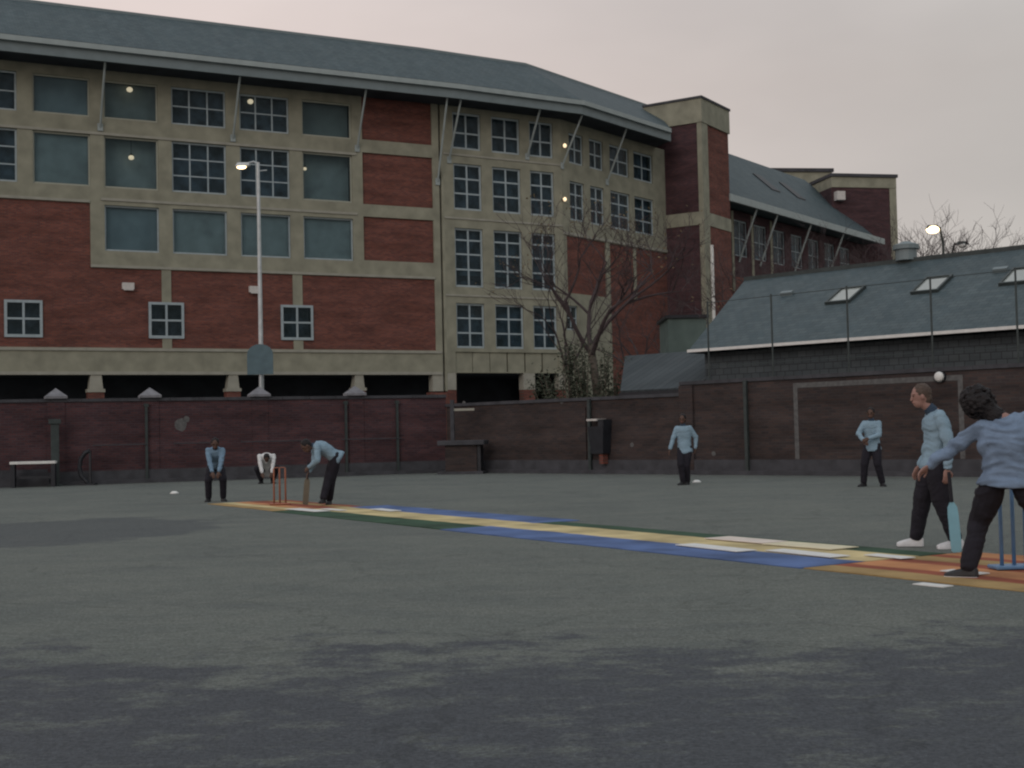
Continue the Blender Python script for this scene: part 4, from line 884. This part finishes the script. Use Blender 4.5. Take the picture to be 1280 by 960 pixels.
# batter bent over the bat
B = at_(405, 632)
_, J = person((B.x, B.y, 0), 'person in light blue sweatshirt bent forward batting at the far orange stumps', 1.75, (-1, 0), pel=(.24, .05, .93), chest=(-.13, -.02, 1.14), head=(-.31, -.06, 1.14), look=(-.8, -.35, -.8),
       feet=((-.03, -.12), (.10, .16)), toes=[(-.3, -1), (-.2, -1)], hands=((-.27, -.06, .66), (-.27, -.12, .74)), elb=((.5, .6, 0), (.5, -.6, 0)), knee=((-.6, -.5, 0), (-.6, -.5, 0)), shl=(.15, -1, .05), top='jumper_b', skin='skin_dark', vox=.012)
def bat(p0, p1, m, label, w=.054, grip='grip', hl=.30):
    p0, p1 = Vector(p0), Vector(p1); d = (p1-p0).normalized(); a = d.cross(Vector((0, 1, .01))).normalized(); c_ = d.cross(a)
    e = empty('cricket_bat', p1, label=label, cat='cricket bat'); q0 = p0-p1; ln = (p1-p0).length
    MB().tube([q0, q0+d*hl], .018, 10).build('handle', grip, e)
    rs = []
    for t, ww, th in ((hl, .02, .016), (hl+.05, w*.9, .02), (hl+.12, w, .028), (ln-.12, w, .034), (ln-.02, w*.95, .022), (ln, w*.7, .014)):
        c0 = q0+d*t; rs.append([c0+a*ww+c_*th*.4, c0+a*ww-c_*th*.2, c0-c_*th, c0-a*ww-c_*th*.2, c0-a*ww+c_*th*.4])
    MB().rings(rs).build('blade', m, e); return e
bat((B.x-.26, B.y-.14, .84), (B.x-.33, B.y-.16, .03), 'bat_wood', 'dark wooden cricket bat held upright by the bent batter at far stumps')
# fielder one
B = at_(856, 606)
person((B.x, B.y, 0), 'person in pale blue sweatshirt standing feet together, arms held slightly out, before the brown wall', 1.66, (-.25, -1), pel=(.02, 0, .86), chest=(0, -.02, 1.33), head=(-.01, -.05, 1.535), look=(-.3, -1, -.1),
       feet=((-.04, -.08), (.07, .08)), toes=[(-.8, -1), (-.3, -1)], hands=((-.32, -.1, .84), (.27, -.05, .86)), elb=((-.9, .5, 0), (.9, .5, 0)), skin='skin_dark', top='jumper_b', vox=.012)
# fielder two
B = at_(1092, 608)
person((B.x, B.y, 0), 'person in pale blue sweatshirt, legs apart, hands at the waist, before the painted goal', 1.67, (-.3, -1), pel=(0, 0, .87), chest=(0, 0, 1.34), head=(-.01, -.04, 1.545), look=(-.2, -1, -.1),
       feet=((-.2, 0), (.18, 0)), toes=[(-.7, -1), (.3, -1)], hands=((-.17, -.24, .98), (-.06, -.28, 1.02)), elb=((-1, .3, -.3), (1, .3, -.3)), skin='skin_dark', top='jumper_b', vox=.012)
# runner with the blue bat
B = at_(1166, 685)
_, J = person((B.x, B.y, 0), 'person in light blue sweatshirt and white trainers striding left with the blue bat', 1.76, (-1, -.1), pel=(.05, 0, .935), chest=(.075, -.02, 1.375), head=(-.07, -.05, 1.585), look=(-1, -.3, -.12),
       feet=((-.17, .15), (.23, -.05)), toes=[(-1, -.05), (-1, -.3)], hands=((-.10, .16, .86), (.17, -.24, .84)), elb=((.8, .3, 0), (.6, -.3, 0)), knee=((-1, 0, 0), (-1, 0, 0)), shl=(.25, -1, 0), top='jumper_b', hair='hair_brown', shoes='trainer', vox=.009, folds=.016, tr=1.18)
bp = gz(1196, 693); tpp = gy(1186, 590, bp.y+.05)
bat((tpp.x, tpp.y, tpp.z), (bp.x, bp.y, .02), 'bat_blue', 'pale blue plastic cricket bat standing behind the striding person', .052)
# bowler
B = at_(1206, 723)
person((B.x, B.y, 0), 'person with curly black hair in blue sweatshirt seen from behind, bowling with arms flung wide', 1.76, (.05, 1), pel=(.36, -.02, .84), chest=(.37, .0, 1.285), head=(.165, .08, 1.45), look=(-.35, 1, -.25),
       feet=((.03, .0), (.86, .15)), toes=[(-1, .25), (.9, .6)], hands=((-.25, .06, .945), (.95, .1, 1.42)), elb=((0, 1, .1), (0, -.4, 1)), knee=((-.1, 1, 0), (.15, 1, 0)), shl=(1, 0, .16), top='jumper_c', vox=.008, curly=True, folds=.026, tr=1.12, stocky=1.22, curl=.8)
